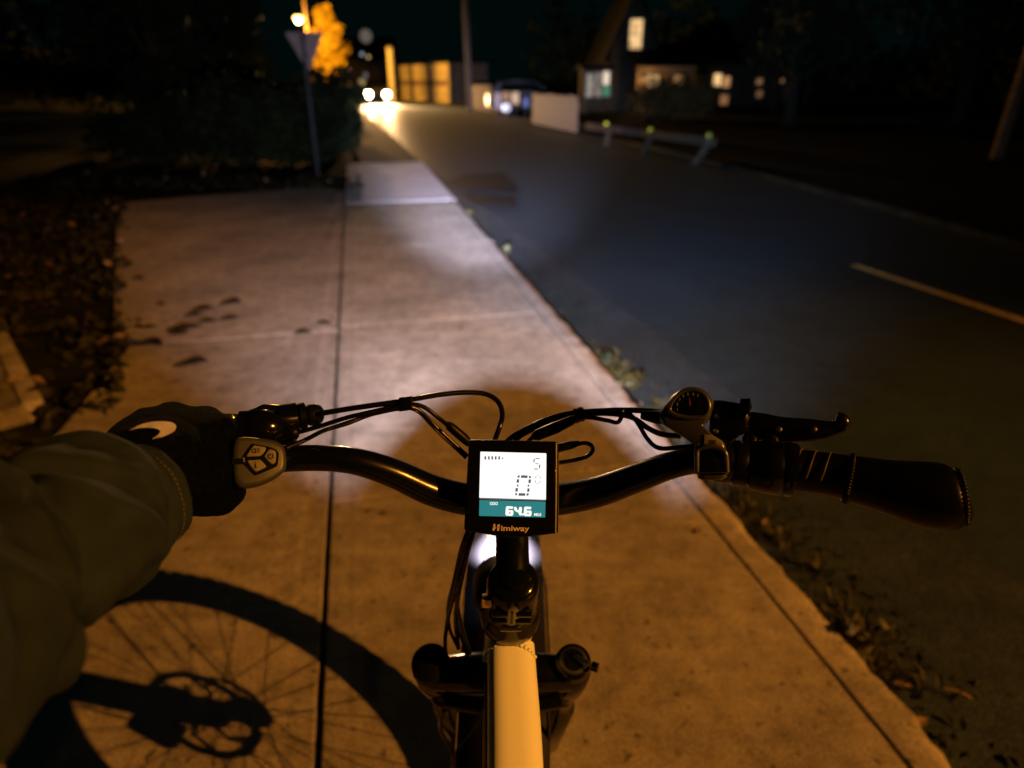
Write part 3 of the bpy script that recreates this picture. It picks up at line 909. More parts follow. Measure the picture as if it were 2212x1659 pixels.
# second house hidden in the trees on the right, only its windows show
h2 = empty('far_house', Vector((H(1630, 190, 42).x, 42, 0)), 'dark house among the trees on the right with a scatter of lit windows', 'house')
a = H(1530, 140, 42); b = H(1760, 140, 42)
g = Geo(); g.box(((a.x + b.x) / 2, 45.2, a.z / 2 - .1), (b.x - a.x, 6, a.z + .2)); g.build('wall', M['siding_dark'], h2)
v = [(a.x - .3, 41.5, a.z), (b.x + .3, 41.5, a.z), (b.x + .3, 45.2, a.z + 2.2), (a.x - .3, 45.2, a.z + 2.2), (a.x - .3, 48.8, a.z), (b.x + .3, 48.8, a.z)]
mesh('roof', v + [(x, y, z + .12) for x, y, z in v], [(0, 1, 2, 3), (3, 2, 5, 4), (9, 8, 7, 6), (10, 11, 8, 9), (0, 6, 7, 1), (4, 5, 11, 10), (0, 3, 9, 6), (3, 4, 10, 9), (1, 7, 8, 2), (2, 8, 11, 5)], M['roof'], h2)
for x0, y0, x1, y1, m in ((1542, 160, 1556, 185, M['win_bright']), (1562, 166, 1574, 188, M['win_mid']), (1556, 205, 1570, 230, M['win_dim']), 
                          (1634, 170, 1644, 182, M['win_dim']), (1634, 196, 1644, 210, M['win_dim']), (1680, 166, 1690, 178, M['win_mid']), (1674, 182, 1684, 194, M['win_dim']), (1700, 200, 1708, 209, M['win_bright'])):
    window(h2, x0, y0, x1, y1, 42.0, m, (0, 0))

# timber guard rail with reflectors
M['reflector'] = emitter('reflector_glow', (.60, .62, .01), .9)  # emission stands in for beam light the reflectors throw back
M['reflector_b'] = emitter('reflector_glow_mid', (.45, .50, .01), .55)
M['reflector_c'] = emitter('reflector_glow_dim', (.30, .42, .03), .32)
r_out = [(1268, 272, 303), (1312, 278, 310), (1404, 291, 326), (1530, 307, 348)]
feet = [G(x, y2, 0) for x, y1, y2 in r_out]
tops = [H(x + (6 if i else 0), y1, fp.y) for i, ((x, y1, y2), fp) in enumerate(zip(r_out, feet))]
rail = empty('guard_rail', feet[1], 'low timber guard rail with three yellow reflectors along the far verge', 'guard rail')
for i in (1, 2, 3):
    ft = feet[i] - Vector((.12 * i - .1, 0, .12))
    p = tops[i] + Vector((0, .10, .0))
    dd = (tops[i] - tops[i - 1]).normalized()
    g = Geo(); g.tube([ft + Vector((0, .1, 0)), p + Vector((0, 0, -.02))], .075, 4); g.build('post', M['rail_wood'], rail)
ends = [tops[0], tops[3] + (tops[3] - tops[2]) * .06]
dd = ends[1] - ends[0]; Lr = dd.length; dd.normalize(); sx = Vector((dd.y, -dd.x, 0)).normalized(); ux = dd.cross(sx)
if ux.z < 0: ux = -ux
for k in range(2):
    q0 = ends[0].lerp(ends[1], k * .5); q1 = ends[0].lerp(ends[1], k * .5 + .498)
    g = Geo(); g.box((q0 + q1) * .5 + Vector((0, 0, .0)), ((q1 - q0).length, .09, .17), (dd, sx, ux)); g.build('beam', M['rail_wood'], rail, bevel=.012)
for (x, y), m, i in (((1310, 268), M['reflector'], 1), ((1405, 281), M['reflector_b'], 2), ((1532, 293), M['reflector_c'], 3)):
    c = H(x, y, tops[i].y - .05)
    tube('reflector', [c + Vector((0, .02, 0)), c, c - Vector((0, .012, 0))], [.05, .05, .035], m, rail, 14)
    g = Geo(); g.box(c + Vector((0, .03, -.09)), (.03, .02, .2)); g.build('bracket', M['galv'], rail)

# distant things at the end of the street: small house with lights, signs, parked cars
h3 = empty('end_house', Vector((H(770, 170, 95).x, 95, 0)), 'distant house at the end of the street with small lights left of the car', 'house')
a = H(700, 128, 95); b = H(842, 128, 95)
g = Geo(); g.box(((a.x + b.x) / 2, 98, a.z / 2 - .1), (b.x - a.x, 6, a.z + .2)); g.build('wall', M['siding_dark'], h3)
v = [(a.x - .3, 94.6, a.z), (b.x + .3, 94.6, a.z), (b.x + .3, 98, a.z + 2.6), (a.x - .3, 98, a.z + 2.6), (a.x - .3, 101.4, a.z), (b.x + .3, 101.4, a.z)]
mesh('roof', v + [(x, y, z + .12) for x, y, z in v], [(0, 1, 2, 3), (3, 2, 5, 4), (9, 8, 7, 6), (10, 11, 8, 9), (0, 6, 7, 1), (4, 5, 11, 10), (0, 3, 9, 6), (3, 4, 10, 9), (1, 7, 8, 2), (2, 8, 11, 5)], M['roof'], h3)
M['far_pt'] = emitter('far_lamp', (1.0, .86, .66), 6.0)
window(h3, 752, 151, 758, 158, 95, M['far_pt'], (0, 0))
window(h3, 738, 178, 756, 186, 95, M['win_mid'], (0, 0))
window(h3, 784, 158, 794, 168, 95, emitter('win_cool', (.6, .55, .7), .22), (0, 0))
window(h3, 776, 172, 790, 184, 95, emitter('win_olive', (.9, .65, .3), .5), (0, 0))
def far_lamp(px, py, fwd, m, r, label):
    c = H(px, py, fwd); b = Vector((c.x, c.y, -.1))
    t = empty('lamp_post', b, label, 'lamp post', 'distant lamp posts')
    tube('post', [b, Vector((c.x, c.y, c.z - r))], .06, M['galv'], t, 8)
    tube('globe', [c + Vector((0, 0, r * math.sin(k))) for k in np.linspace(-1.5, 1.5, 9)], [max(.01, r * math.cos(k)) for k in np.linspace(-1.5, 1.5, 9)], m, t, 12)
far_lamp(782, 117, 85, emitter('lamp_cool', (.55, .62, .75), .9), .16, 'dim bluish globe lamp far above the road, left of its twin')
far_lamp(796, 123, 85, emitter('lamp_amber', (.9, .65, .25), .9), .16, 'dim amber globe lamp far above the road, right of its twin')
far_lamp(790, 78, 90, emitter('lamp_dim', (.5, .42, .34), .22), .75, 'highest faint grey globe lamp above the end of the street')

# left: trees and hedge of the dark garden; right: trees behind the rail
def gz(x, y): return Vector((x, y, -.05))
tl_ = [((-11.5, 12.5), 10, 3.2, 'tallest dark tree at the left edge of the garden'), ((-7.6, 15.5), 11, 1.9, 'dark tree in the garden right of the patch of open sky'),
       ((-8.6, 21), 9.5, 1.9, 'dark garden tree standing left behind the yield sign'), ((-12.5, 24), 12, 2.8, 'dark tree deep in the garden below the patch of sky'), ((-13.5, 30), 11, 2.4, 'dark garden tree behind the others near the lamp')]
for (x, y), h, s, lab in tl_:
    tree(gz(x, y), h, s, lab, M['foliage'], .2, .12, 5200, .17, group='dark trees in the left garden', nclump=26)
tr_ = [((9.5, 24), 9.5, 2.6, 'dark tree right of the brown house wing'), ((14.0, 22), 11, 3.4, 'broad dark tree behind the right end of the guard rail'),
       ((19.5, 27), 12, 4.0, 'large dark tree at the right edge of the street'), ((12.6, 34), 10, 2.4, 'slim dark tree in front of the scattered lit windows')]
for (x, y), h, s, lab in tr_:
    tree(gz(x, y), h, s, lab, M['foliage'], .2, .22, 4200, .18, group='dark trees across the road', nclump=20)
for i, (x, f_, w, h, lab) in enumerate(((330, 12.6, 2.2, 1.3, 'leftmost dark hedge shrub behind the driveway'), (450, 12.4, 2.2, 1.4, 'second dark hedge shrub from the left behind the driveway'),
                                       (545, 12.6, 2.2, 1.7, 'third dark hedge shrub behind the driveway'), (632, 12.9, 2.5, 1.7, 'dark hedge shrub just left of the sign post'),
                                       (722, 14.5, 1.1, .95, 'dark hedge shrub just right of the sign post'), (742, 18.5, .9, .85, 'dark hedge shrub along the footpath past the sign'), (740, 24.5, 1.0, .8, 'farthest dark hedge shrub along the footpath'))):
    bush(GF(x, f_, -.03), w, 1.4, h, lab, M['foliage'], 5200 if h > 1.6 else 2200, .075, name='hedge_shrub', group='hedge behind the driveway')
bush(GF(1432, 27.0, 0.0), 3.4, 1.8, 1.9, 'rounded brown shrub in front of the house wing', M['foliage_brown'], 3000, .09, name='brown_shrub')
# utility pole standing far right
topB = pole(2150, 13.5, 8.5, .12, 'faint leaning pole at the far right edge', M['wood_pole'], .03)

# ------------------------------------------------------------------ verge details near the rider
# ground cover left of the driveway: fallen leaves and ivy, nobody could count it
cent = []
while len(cent) < 9000:
    a = 1.0 + 10.5 * random.random() ** 1.3; d_ = 4.2 * random.random() ** 1.2
    c = left_c(a) + .06 - d_ + .12 * noise.noise(Vector((a * 3, 0, 9)))
    cl = noise.noise(Vector((a * 2.2, c * 2.2, 4))) + .55
    if random.random() < cl:
        p = W(a, c); cent.append((p.x, p.y, -.02 + .035 * d_ + .10 * random.random() * max(.25, cl)))
cent = np.array(cent)
leaf_mesh('ground_cover', cent[:7600], .045, M['litter'], flat=.45, label='dark leafy ground cover left of the driveway', cat='ground cover', kind='stuff')
leaf_mesh('dry_leaves', cent[7600:7760] + np.array([0, 0, .05]), .042, M['litter_pale'], flat=.6, label='pale dry leaves scattered through the ground cover', cat='leaves', kind='stuff')
def blades(name, spots, m, h, n, label, cat):
    v = []; f = []
    for (p, rad) in spots:
        for i in range(n):
            an = random.random() * 6.28; r_ = rad * random.random() ** .6
            b = Vector(p) + Vector((math.cos(an) * r_, math.sin(an) * r_, 0)); hh = h * (.4 + .8 * random.random())
            dr = Vector((math.cos(an + random.random()), math.sin(an + random.random()), 0)); w = Vector((-dr.y, dr.x, 0)) * .003
            k = len(v)
            v += [b - w, b + w, b + dr * hh * .35 + Vector((0, 0, hh * .7)) + w, b + dr * hh * .35 + Vector((0, 0, hh * .7)) - w, b + dr * hh * .8 + Vector((0, 0, hh * .9))]
            f += [(k, k + 1, k + 2, k + 3), (k + 3, k + 2, k + 4)]
    return mesh(name, v, f, m, label=label, cat=cat, kind='stuff')
sp = []
for i in range(330):
    a = -.4 + 3.9 * random.random()
    dens = noise.noise(Vector((a * 3.0, 11, 0))) + .35
    if random.random() < dens * .9:
        sp.append((W(a, KERB_C + .03 + .14 * random.random() ** 1.6, ROAD_Z), .04))
blades('gutter_grass', sp, M['weed'], .055, 16, 'tufts of dry grass growing along the foot of the kerb', 'grass')
gl = []
for i in range(900):
    a = -.6 + 9 * random.random() ** 1.4; c = KERB_C + .02 + .30 * random.random() ** 2.2
    p = W(a, c, ROAD_Z + .012 + .012 * random.random()); gl.append(p)
leaf_mesh('gutter_litter', gl, .016, M['litter'], flat=.7, label='leaf litter lying in the gutter along the kerb', cat='leaf litter', kind='stuff')

def weed(px, py, h, n, label, m):
    b = G(px, py, ROAD_Z + .005)
    t = empty('weed', b, label, 'weed', 'weeds growing in the gutter')
    g = Geo(); cen = []
    for i in range(n):
        an = random.random() * 6.28; d_ = h * (.3 + .5 * random.random())
        tip = b + Vector((math.cos(an) * d_, math.sin(an) * d_, h * (.5 + .6 * random.random())))
        mid = b.lerp(tip, .5) + Vector((0, 0, h * .2))
        g.tube([b, mid, tip], [.003, .002, .001], 5)
        for k in range(6):
            q = mid.lerp(tip, random.random()); cen.append(tuple(q + Vector((random.uniform(-.02, .02), random.uniform(-.02, .02), random.uniform(-.01, .02)))))
    g.build('stem', m, t)
    leaf_mesh('foliage', cen, .022, m, t, flat=.3)
weed(1092, 550, .07, 5, 'yellowish weed farthest along the kerb edge', M['weed'])
weed(1310, 790, .065, 7, 'greenish leafy weed in the gutter ahead of the shifter', M['weed_green'])
weed(1362, 842, .08, 9, 'small yellow weed nearest the shifter in the gutter', M['weed'])
weed(1012, 466, .06, 4, 'tiny pale weed beside the corner of the pale slab', M['weed'])
weed(1860, 1400, .085, 12, 'grassy weed in the gutter below the right grip', M['weed'])

def leaf_obj(px, py, size, rot, m, label, name='fallen_leaf', h=0.004, curl=.25, group='fallen leaves on the driveway', long=1.0):
    b = G(px, py, h)
    v = []; 
    out = [(-1, 0), (-.6, .35), (-.1, .55), (.4, .42), (1.0, 0), (.4, -.42), (-.1, -.55), (-.6, -.35)]
    for x, y in out:
        x *= size * long; y *= size
        X = x * math.cos(rot) - y * math.sin(rot); Y = x * math.sin(rot) + y * math.cos(rot)
        v.append((X, Y, size * curl * (abs(y) / size) + .002 + size * .1 * random.random()))
    v.append((0, 0, .001)); v += [(x, y, z - .0012) for x, y, z in v]
    f = [(i, (i + 1) % 8, 8) for i in range(8)] + [((i + 1) % 8 + 9, i + 9, 17) for i in range(8)] + [(i, i + 9, (i + 1) % 8 + 9, (i + 1) % 8) for i in range(8)]
    o = mesh(name, v, f, m, label=label, cat='leaf', group=group); o.location = b
    return o
lv = [(500, 657, .060, 'dark leaf farthest right in the cluster on the driveway'), (508, 648, .035, 'small dark leaf at the tip of the far cluster'), (440, 670, .06, 'broad dark leaf in the middle of the far cluster'),
      (420, 682, .05, 'dark leaf at the lower left of the far cluster'), (448, 696, .05, 'dark leaf just below the broad leaf of the cluster'), (497, 690, .05, 'dark leaf below the rightmost leaf of the cluster'),
      (400, 712, .085, 'largest dark leaf clump left of the cluster'), (388, 722, .05, 'dark leaf tucked against the largest clump'), (322, 708, .045, 'dark leaf left of the largest clump'), (298, 706, .035, 'small dark leaf at the left edge of the driveway'),
      (330, 742, .07, 'dark leaf lying below the left pair'), (348, 658, .03, 'small lone dark leaf above the largest clump'), (300, 602, .05, 'lone dark leaf far up the left edge of the driveway'), (425, 782, .06, 'long dark leaf alone nearest the glove'),
      (402, 790, .05, 'dark leaf at the near end of the long leaf'), (655, 720, .045, 'narrow dark leaf beside the long seam'), (700, 700, .04, 'thin dark leaf at the slab joint by the seam'), (240, 868, .04, 'small dark leaf just above the glove'), (298, 692, .028, 'tiny dark leaf above the left pair')]
for i, (x, y, s, lab) in enumerate(lv):
    leaf_obj(x, y, s * 1.15, random.uniform(-.5, .5), M['leaf_dark'], lab, long=1.15, curl=.5)
leaf_obj(806, 1103, .022, .6, M['litter_pale'], 'small pale leaf lying beside the seam below the handlebar', group='small litter on the pavement')
leaf_obj(997, 709, .022, .2, M['leaf_dark'], 'small dark speck of a leaf in the middle of the lit pavement', group='small litter on the pavement')
leaf_obj(1510, 1108 + 40, .018, 1.0, M['litter_pale'], 'small tan leaf at the kerb groove under the shifter', group='small litter on the pavement')
for x, y, s, lab in ((1700, 1160, .03, 'tan leaf in the gutter just below the grip clamp'), (1655, 1130, .028, 'yellowish leaf in the gutter left of the tan leaf'), (1950, 1480, .022, 'pale chip of leaf beside the twig in the gutter'), (1990, 1560, .024, 'pale leaf nearest the bottom edge in the gutter')):
    leaf_obj(x, y, s, random.random() * 3, M['litter_pale'] if s < .029 else M['litter'], lab, h=ROAD_Z + .03, group='leaves in the gutter')
q0 = G(2040, 1487, ROAD_Z + .03); q1 = G(2100, 1508, ROAD_Z + .025)
tube('twig', [q0, q0.lerp(q1, .5) + Vector((0, 0, .006)), q1], [.004, .0035, .002], M['litter_pale'], None, 7, 4, label='thin pale twig lying on the road by the gutter', cat='twig')

# edging stone at the far left with a paved step behind it
e0 = G(80, 898, .0); e1 = G(-70, 590, .0)
d = (e1 - e0).normalized(); sd = Vector((d.y, -d.x, 0))
es = empty('edging_stone', e0, 'tan edging stone running out of the left edge', 'edging')
for i in range(3):
    q = e0 + d * (.412 * i)
    g = Geo(); g.box(q + d * .205 + Vector((0, 0, .02)), (.41, .085, .12), (d, sd, Vector((0, 0, 1)))); g.build('stone', M['concrete_kerb'], es, bevel=.012)
v = [e0 - sd * .030 + Vector((0, 0, .068)), e1 - sd * .030 + Vector((0, 0, .068)), e1 - sd * 1.3 + Vector((0, 0, .068)), e0 - sd * 1.3 + Vector((0, 0, .068))]
sheet('garden_path', v, concrete('path_slab', (.24, .21, .17), .7, .5), thick=.1, kind='structure')

# a far wood closes the view on both sides of the street
wc = []
for i in range(150):
    an = R(-62) + R(124) * random.random()
    if R(-19) < an < R(4): continue
    dist = 62 + 40 * random.random(); h = 3.5 + 5 * random.random()
    wc.append(((math.sin(an) * dist, math.cos(an) * dist, h * .5), (4.5, 3.0, h * .6)))
leaf_mesh('far_wood', clump_points(wc, 16000), .55, M['foliage'], label='dark wood closing off the street in the distance', cat='wood', kind='stuff')
for i, (x, f_, lab) in enumerate(((-27.5, 30, 'leftmost clump of the added hedge screening the far lamp'), (-23.6, 30.5, 'second clump from the left of the added screening hedge'), (-19.8, 30, 'third clump of the added screening hedge'),
                                  (-16.2, 30.4, 'fourth clump of the added screening hedge'), (-12.9, 30.2, 'rightmost clump of the added screening hedge'))):
    bush((x, f_, .3), 4.6, 2.0, 2.6, lab, M['foliage'], 2600, .13, name='screen_hedge', cat='hedge', group='added hedge screening the far lamp')  # added hedge row keeps the far lamp's light off the left lawn
# added lantern, put in to warm the front of the house wing
lc0 = H(1392, 170, wf - .25)
ln = empty('added_lantern', Vector((lc0.x, wf - .05, lc0.z)), 'small added lantern warming the front of the brown house wing', 'lantern')
g = Geo(); g.box(lc0 + Vector((0, .12, .05)), (.06, .22, .04)); g.build('bracket', M['black_matte'], ln)
tube('glass', [lc0 + Vector((0, 0, -.08)), lc0 + Vector((0, 0, .06))], [.05, .07], M['win_mid'], ln, 8)
tube('cap', [lc0 + Vector((0, 0, .063)), lc0 + Vector((0, 0, .12))], [.09, .02], M['black_matte'], ln, 8)
light('lantern_fill', 'POINT', lc0 + Vector((0, -.5, -.2)), (1.0, .55, .22), 55, .06, parent=ln)

# ================================================================== the bicycle
V = Vector
bike = empty('electric_bicycle', (0, .0, 0), 'white electric bicycle with black handlebar, lit display and fat front wheel', 'bicycle')
XO = -0.012                                   # fork and wheel sit a touch left of the stem
HUB = V((XO, .80, .37))

# frame: top tube, head tube, down tube, seat tube
hd_top = V((-.002, .500, .957)); hd_bot = V((XO * .6, .556, .832))
tt = [V((.004, .30, .838)), V((.003, .40, .878)), V((.0, .470, .910)), V((-.001, .494, .920))]
def boxy_tube(name, pts, rad, m, parent, roll=.18, n_exp=2.9, seg=48, ky=.92):
    """hydroformed tube: rounded-square section"""
    P = [V(p) for p in spline(pts, 6)]; rr = [float(q[0]) for q in spline([(r,) for r in rad], 6)]
    v = []; f = []
    for i, p in enumerate(P):
        t = (P[min(i + 1, len(P) - 1)] - P[max(i - 1, 0)]).normalized()
        x = V((1, 0, 0)); x = (x - t * x.dot(t)).normalized(); z = x.cross(t)
        for k in range(seg):
            a = 2 * math.pi * k / seg; c_, s_ = math.cos(a), math.sin(a)
            q = (abs(c_) ** n_exp + abs(s_) ** n_exp) ** (-1 / n_exp)
            xx, zz_ = q * c_, q * s_ * ky
            xx, zz_ = xx, zz_ - roll * xx * (1 if zz_ > 0 else 0) * min(1, abs(zz_) * 1.5)
            v.append(p + (x * xx + z * zz_) * rr[i])
        if i:
            for k in range(seg):
                j = (k + 1) % seg; f.append(((i - 1) * seg + k, (i - 1) * seg + j, i * seg + j, i * seg + k))
    f.append(tuple(range(seg - 1, -1, -1))); f.append(tuple((len(P) - 1) * seg + k for k in range(seg)))
    return sharp(mesh(name, v, f, m, parent), 60)
boxy_tube('top_tube', tt, [.0262, .0258, .0246, .0240], M['frame_paint'], bike)
tube('head_tube', [hd_top + V((0, .002, -.012)), hd_top.lerp(hd_bot, .3), hd_top.lerp(hd_bot, .7), hd_bot], [.0265, .0255, .0255, .0275], M['frame_paint'], bike, 28, 4)
# weld bead where the top tube meets the head tube: overlapping scallops
g = Geo()
for i in range(13):
    an = R(-62) + R(124) * i / 12
    c = V((0, .4745, .9125)) + V((math.sin(an) * .0250, .0045 * math.cos(an) + .002, math.cos(an) * .0235 + .0022 - .0042 * math.sin(an)))
    g.tube([c - V((.0026, 0, 0)), c + V((0, -.0008, .0012)), c + V((.0026, 0, 0))], [.0012, .0027, .0012], 8)
g.build('weld_bead', M['frame_paint'], bike, smooth=True)
tube('down_tube', [hd_bot + V((0, -.02, .02)), V((0, .25, .55)), V((0, .02, .30))], [.026, .028, .036], M['black_gloss'], bike, 24)
g = Geo(); ax = (V((0, -.66, -.75)).normalized()); g.box(V((.004, .235, .59)), (.050, .42, .10), (V((1, 0, 0)), ax, V((0, .75, -.66)))); g.build('battery', M['black_matte'], bike, bevel=.02)
tube('seat_tube', [V((0, .0, .28)), V((0, -.10, .60)), V((0, -.17, .84))], .018, M['frame_paint'], bike, 18)
tube('saddle', [V((0, -.02, .90)), V((0, -.10, .92)), V((0, -.22, .93)), V((0, -.30, .92))], [.02, .04, .10, .07], M['leather'], bike, 16, 4, squash=[(.5, 1)] * 4)
tube('crank', [V((-.09, .02, .30)), V((.09, .02, .30))], .03, M['black'], bike, 16)

# headset and stem (adjustable, hinged forward)
axis = (hd_top - hd_bot).normalized()
tube('headset', [hd_top - axis * .004, hd_top + axis * .004, hd_top + axis * .014, hd_top + axis * .020, hd_top + axis * .030], [.0300, .0305, .0305, .0265, .0255], M['black_gloss'], bike, 28)
stem_base = hd_top + axis * .032
cap = hd_top + axis * .088
stem = tube('stem', [stem_base, stem_base + axis * .03, cap - axis * .014, cap - axis * .006, cap], [.0255, .0245, .0245, .0235, .0180], M['black_gloss'], bike, 28)
tube('cap_bolt', [cap + axis * .0005, cap + axis * .003, cap + axis * .0045], [.012, .011, .004], M['black'], stem, 16)
bar_c = Q(1106, 1085, .605)
arm0 = hd_top + axis * .064
tube('stem_arm', [arm0 + V((0, -.004, 0)), arm0.lerp(bar_c, .5) + V((0, .004, 0)), bar_c + V((0, .0, -.004))], [.0175, .0155, .0165], M['black'], stem, 24, 5)
tube('clamp', [bar_c + V((-.026, 0, 0)), bar_c + V((-.025, 0, 0)), bar_c + V((.025, 0, 0)), bar_c + V((.026, 0, 0))], [.0175, .0205, .0205, .0175], M['black'], stem, 24)
# split collar with pinch bolts at the foot of the stem
for s in (-1, 1):
    for k in (.034, .050):
        c = hd_top + axis * k + V((s * .010, -.026, .002))
        tube('pinch_bolt', [c + V((-s * .006, 0, 0)), c + V((s * .008, 0, 0))], .0038, M['black_gloss'], stem, 10)
g = Geo(); g.box(hd_top + axis * .046 + V((0, -.0255, 0)), (.0022, .005, .026), (V((1, 0, 0)), axis.cross(V((1, 0, 0))), axis)); g.build('collar_slot', M['black_matte'], stem)
g = Geo(); g.box(hd_top + axis * .020 + V((0, -.029, 0)), (.020, .003, .0012), (V((1, 0, 0)), axis.cross(V((1, 0, 0))), axis)); g.build('index_mark', M['steel'], stem)
# small brass cable stop left of the stem
c = Q(1052, 1298, .60); g = Geo(); g.box(c, (.009, .009, .010)); g.build('cable_stop', mat('brass', (.75, .55, .25), .35, .5), bike, bevel=.0015)

# handlebar
barL = [(1106, 1083, .605), (1060, 1082, .605), (1000, 1077, .603), (930, 1058, .591), (850, 1022, .573), (775, 998, .560), (710, 990, .554), (640, 990, .552), (560, 996, .542), (440, 1010, .522), (300, 1030, .498), (170, 1052, .476)]
barR = [(1106, 1083, .605), (1150, 1083, .605), (1210, 1078, .603), (1290, 1062, .591), (1380, 1030, .572), (1450, 1005, .557), (1520, 993, .550), (1600, 1000, .546), (1740, 1018, .530), (1900, 1042, .508), (2060, 1068, .486)]
pts = [Q(*p) for p in reversed(barL)] + [Q(*p) for p in barR[1:]]
nL = len(barL)
rad = []
for i in range(len(pts)):
    k = abs(i - (nL - 1))
    rad.append((.0148, .0148, .0148, .0142, .0128, .0116)[k] if k < 6 else .0112)
tube('handlebar', pts, rad, M['black'], bike, 24, 6)

# right grip: lock ring, wrapped leather barrel, ergonomic wing
grip = [(1688, 1012, .534, .0205), (1700, 1014, .533, .0205), (1720, 1016, .531, .0178), (1780, 1023, .525, .0172), (1830, 1031, .518, .0178)]
tube('grip_barrel', [Q(*p[:3]) for p in grip], [p[3] for p in grip], M['leather'], bike, 28, 6)
wing = [(1826, 1033, .519, .0186, 1.0), (1850, 1037, .516, .0192, 1.0), (1900, 1047, .509, .0200, 1.02), (1950, 1058, .502, .0212, 1.08), (2000, 1068, .496, .0226, 1.12), (2040, 1074, .491, .0226, 1.10), (2066, 1074, .488, .0212, 1.05), (2082, 1072, .486, .0165, 1.0), (2089, 1070, .485, .006, 1.0)]
gw = tube('grip_wing', [Q(*p[:3]) for p in wing], [p[3] * (1 + .0) for p in wing], M['leather'], bike, 30, 5, ref=_cu, squash=[(p[4], 1.0) for p in wing])
# stitched seams: braid at the wing's inner edge and round its end, diagonal wraps on the barrel
def ring_braid(parent, ci, r, ax_, n, m, name, th=.0016):
    g = Geo(); u = ax_.orthogonal().normalized(); w = ax_.cross(u)
    for i in range(n):
        a = 2 * math.pi * i / n; b = a + 2 * math.pi * 1.3 / n
        p = ci + (u * math.cos(a) + w * math.sin(a)) * r - ax_ * .0022
        q = ci + (u * math.cos(b) + w * math.sin(b)) * (r + .0006) + ax_ * .0022
        g.tube([p, p.lerp(q, .5) + (u * math.cos(a) + w * math.sin(a)) * .001, q], [th * .5, th, th * .5], 6)
    return g.build(name, m, parent, smooth=True)
ga = (Q(1900, 1047, .509) - Q(1826, 1033, .519)).normalized()
ring_braid(gw, Q(1832, 1034, .5183), .0184, ga, 44, M['leather'], 'stitching', .0015)
ga2 = (Q(2082, 1072, .486) - Q(2040, 1074, .491)).normalized()
ring_braid(gw, Q(2074, 1073, .487), .0196, ga2, 44, M['leather'], 'stitching', .0013)
bpts = [Q(*p[:3]) for p in grip]; bax = (bpts[-1] - bpts[0]).normalized(); bu = (_cu - bax * _cu.dot(bax)).normalized(); bv = bax.cross(bu)
M['seam'] = mat('leather_seam', (.10, .075, .045), .30, spec=.6)
for t0 in (.28, .50, .72):
    p = []
    for i in range(19):
        an = R(-100) + R(200) * i / 18
        c = bpts[0].lerp(bpts[-1], t0 - .14 * (an / 1.7) )
        p.append(c + (bu * math.cos(an) + bv * math.sin(an)) * .0178)
    tube('wrap_seam', p, .0007, M['seam'], bike, 6)
# lock ring and throttle drum / brake clamp
rr_ = [(1575, 998, .546, .0150), (1582, 999, .546, .0190), (1612, 1003, .544, .0195), (1618, 1004, .543, .0165), (1624, 1005, .543, .0205), (1660, 1009, .537, .0220), (1684, 1012, .534, .0222), (1688, 1012, .534, .0180)]
tube('throttle_drum', [Q(*p[:3]) for p in rr_], [p[3] for p in rr_], M['black'], bike, 28)
rr2 = [(1692, 1013, .5335, .0212), (1696, 1013, .533, .0222), (1712, 1015, .532, .0222), (1716, 1016, .5315, .0205)]
tube('lock_ring', [Q(*p[:3]) for p in rr2], [p[3] for p in rr2], M['black_gloss'], bike, 28)

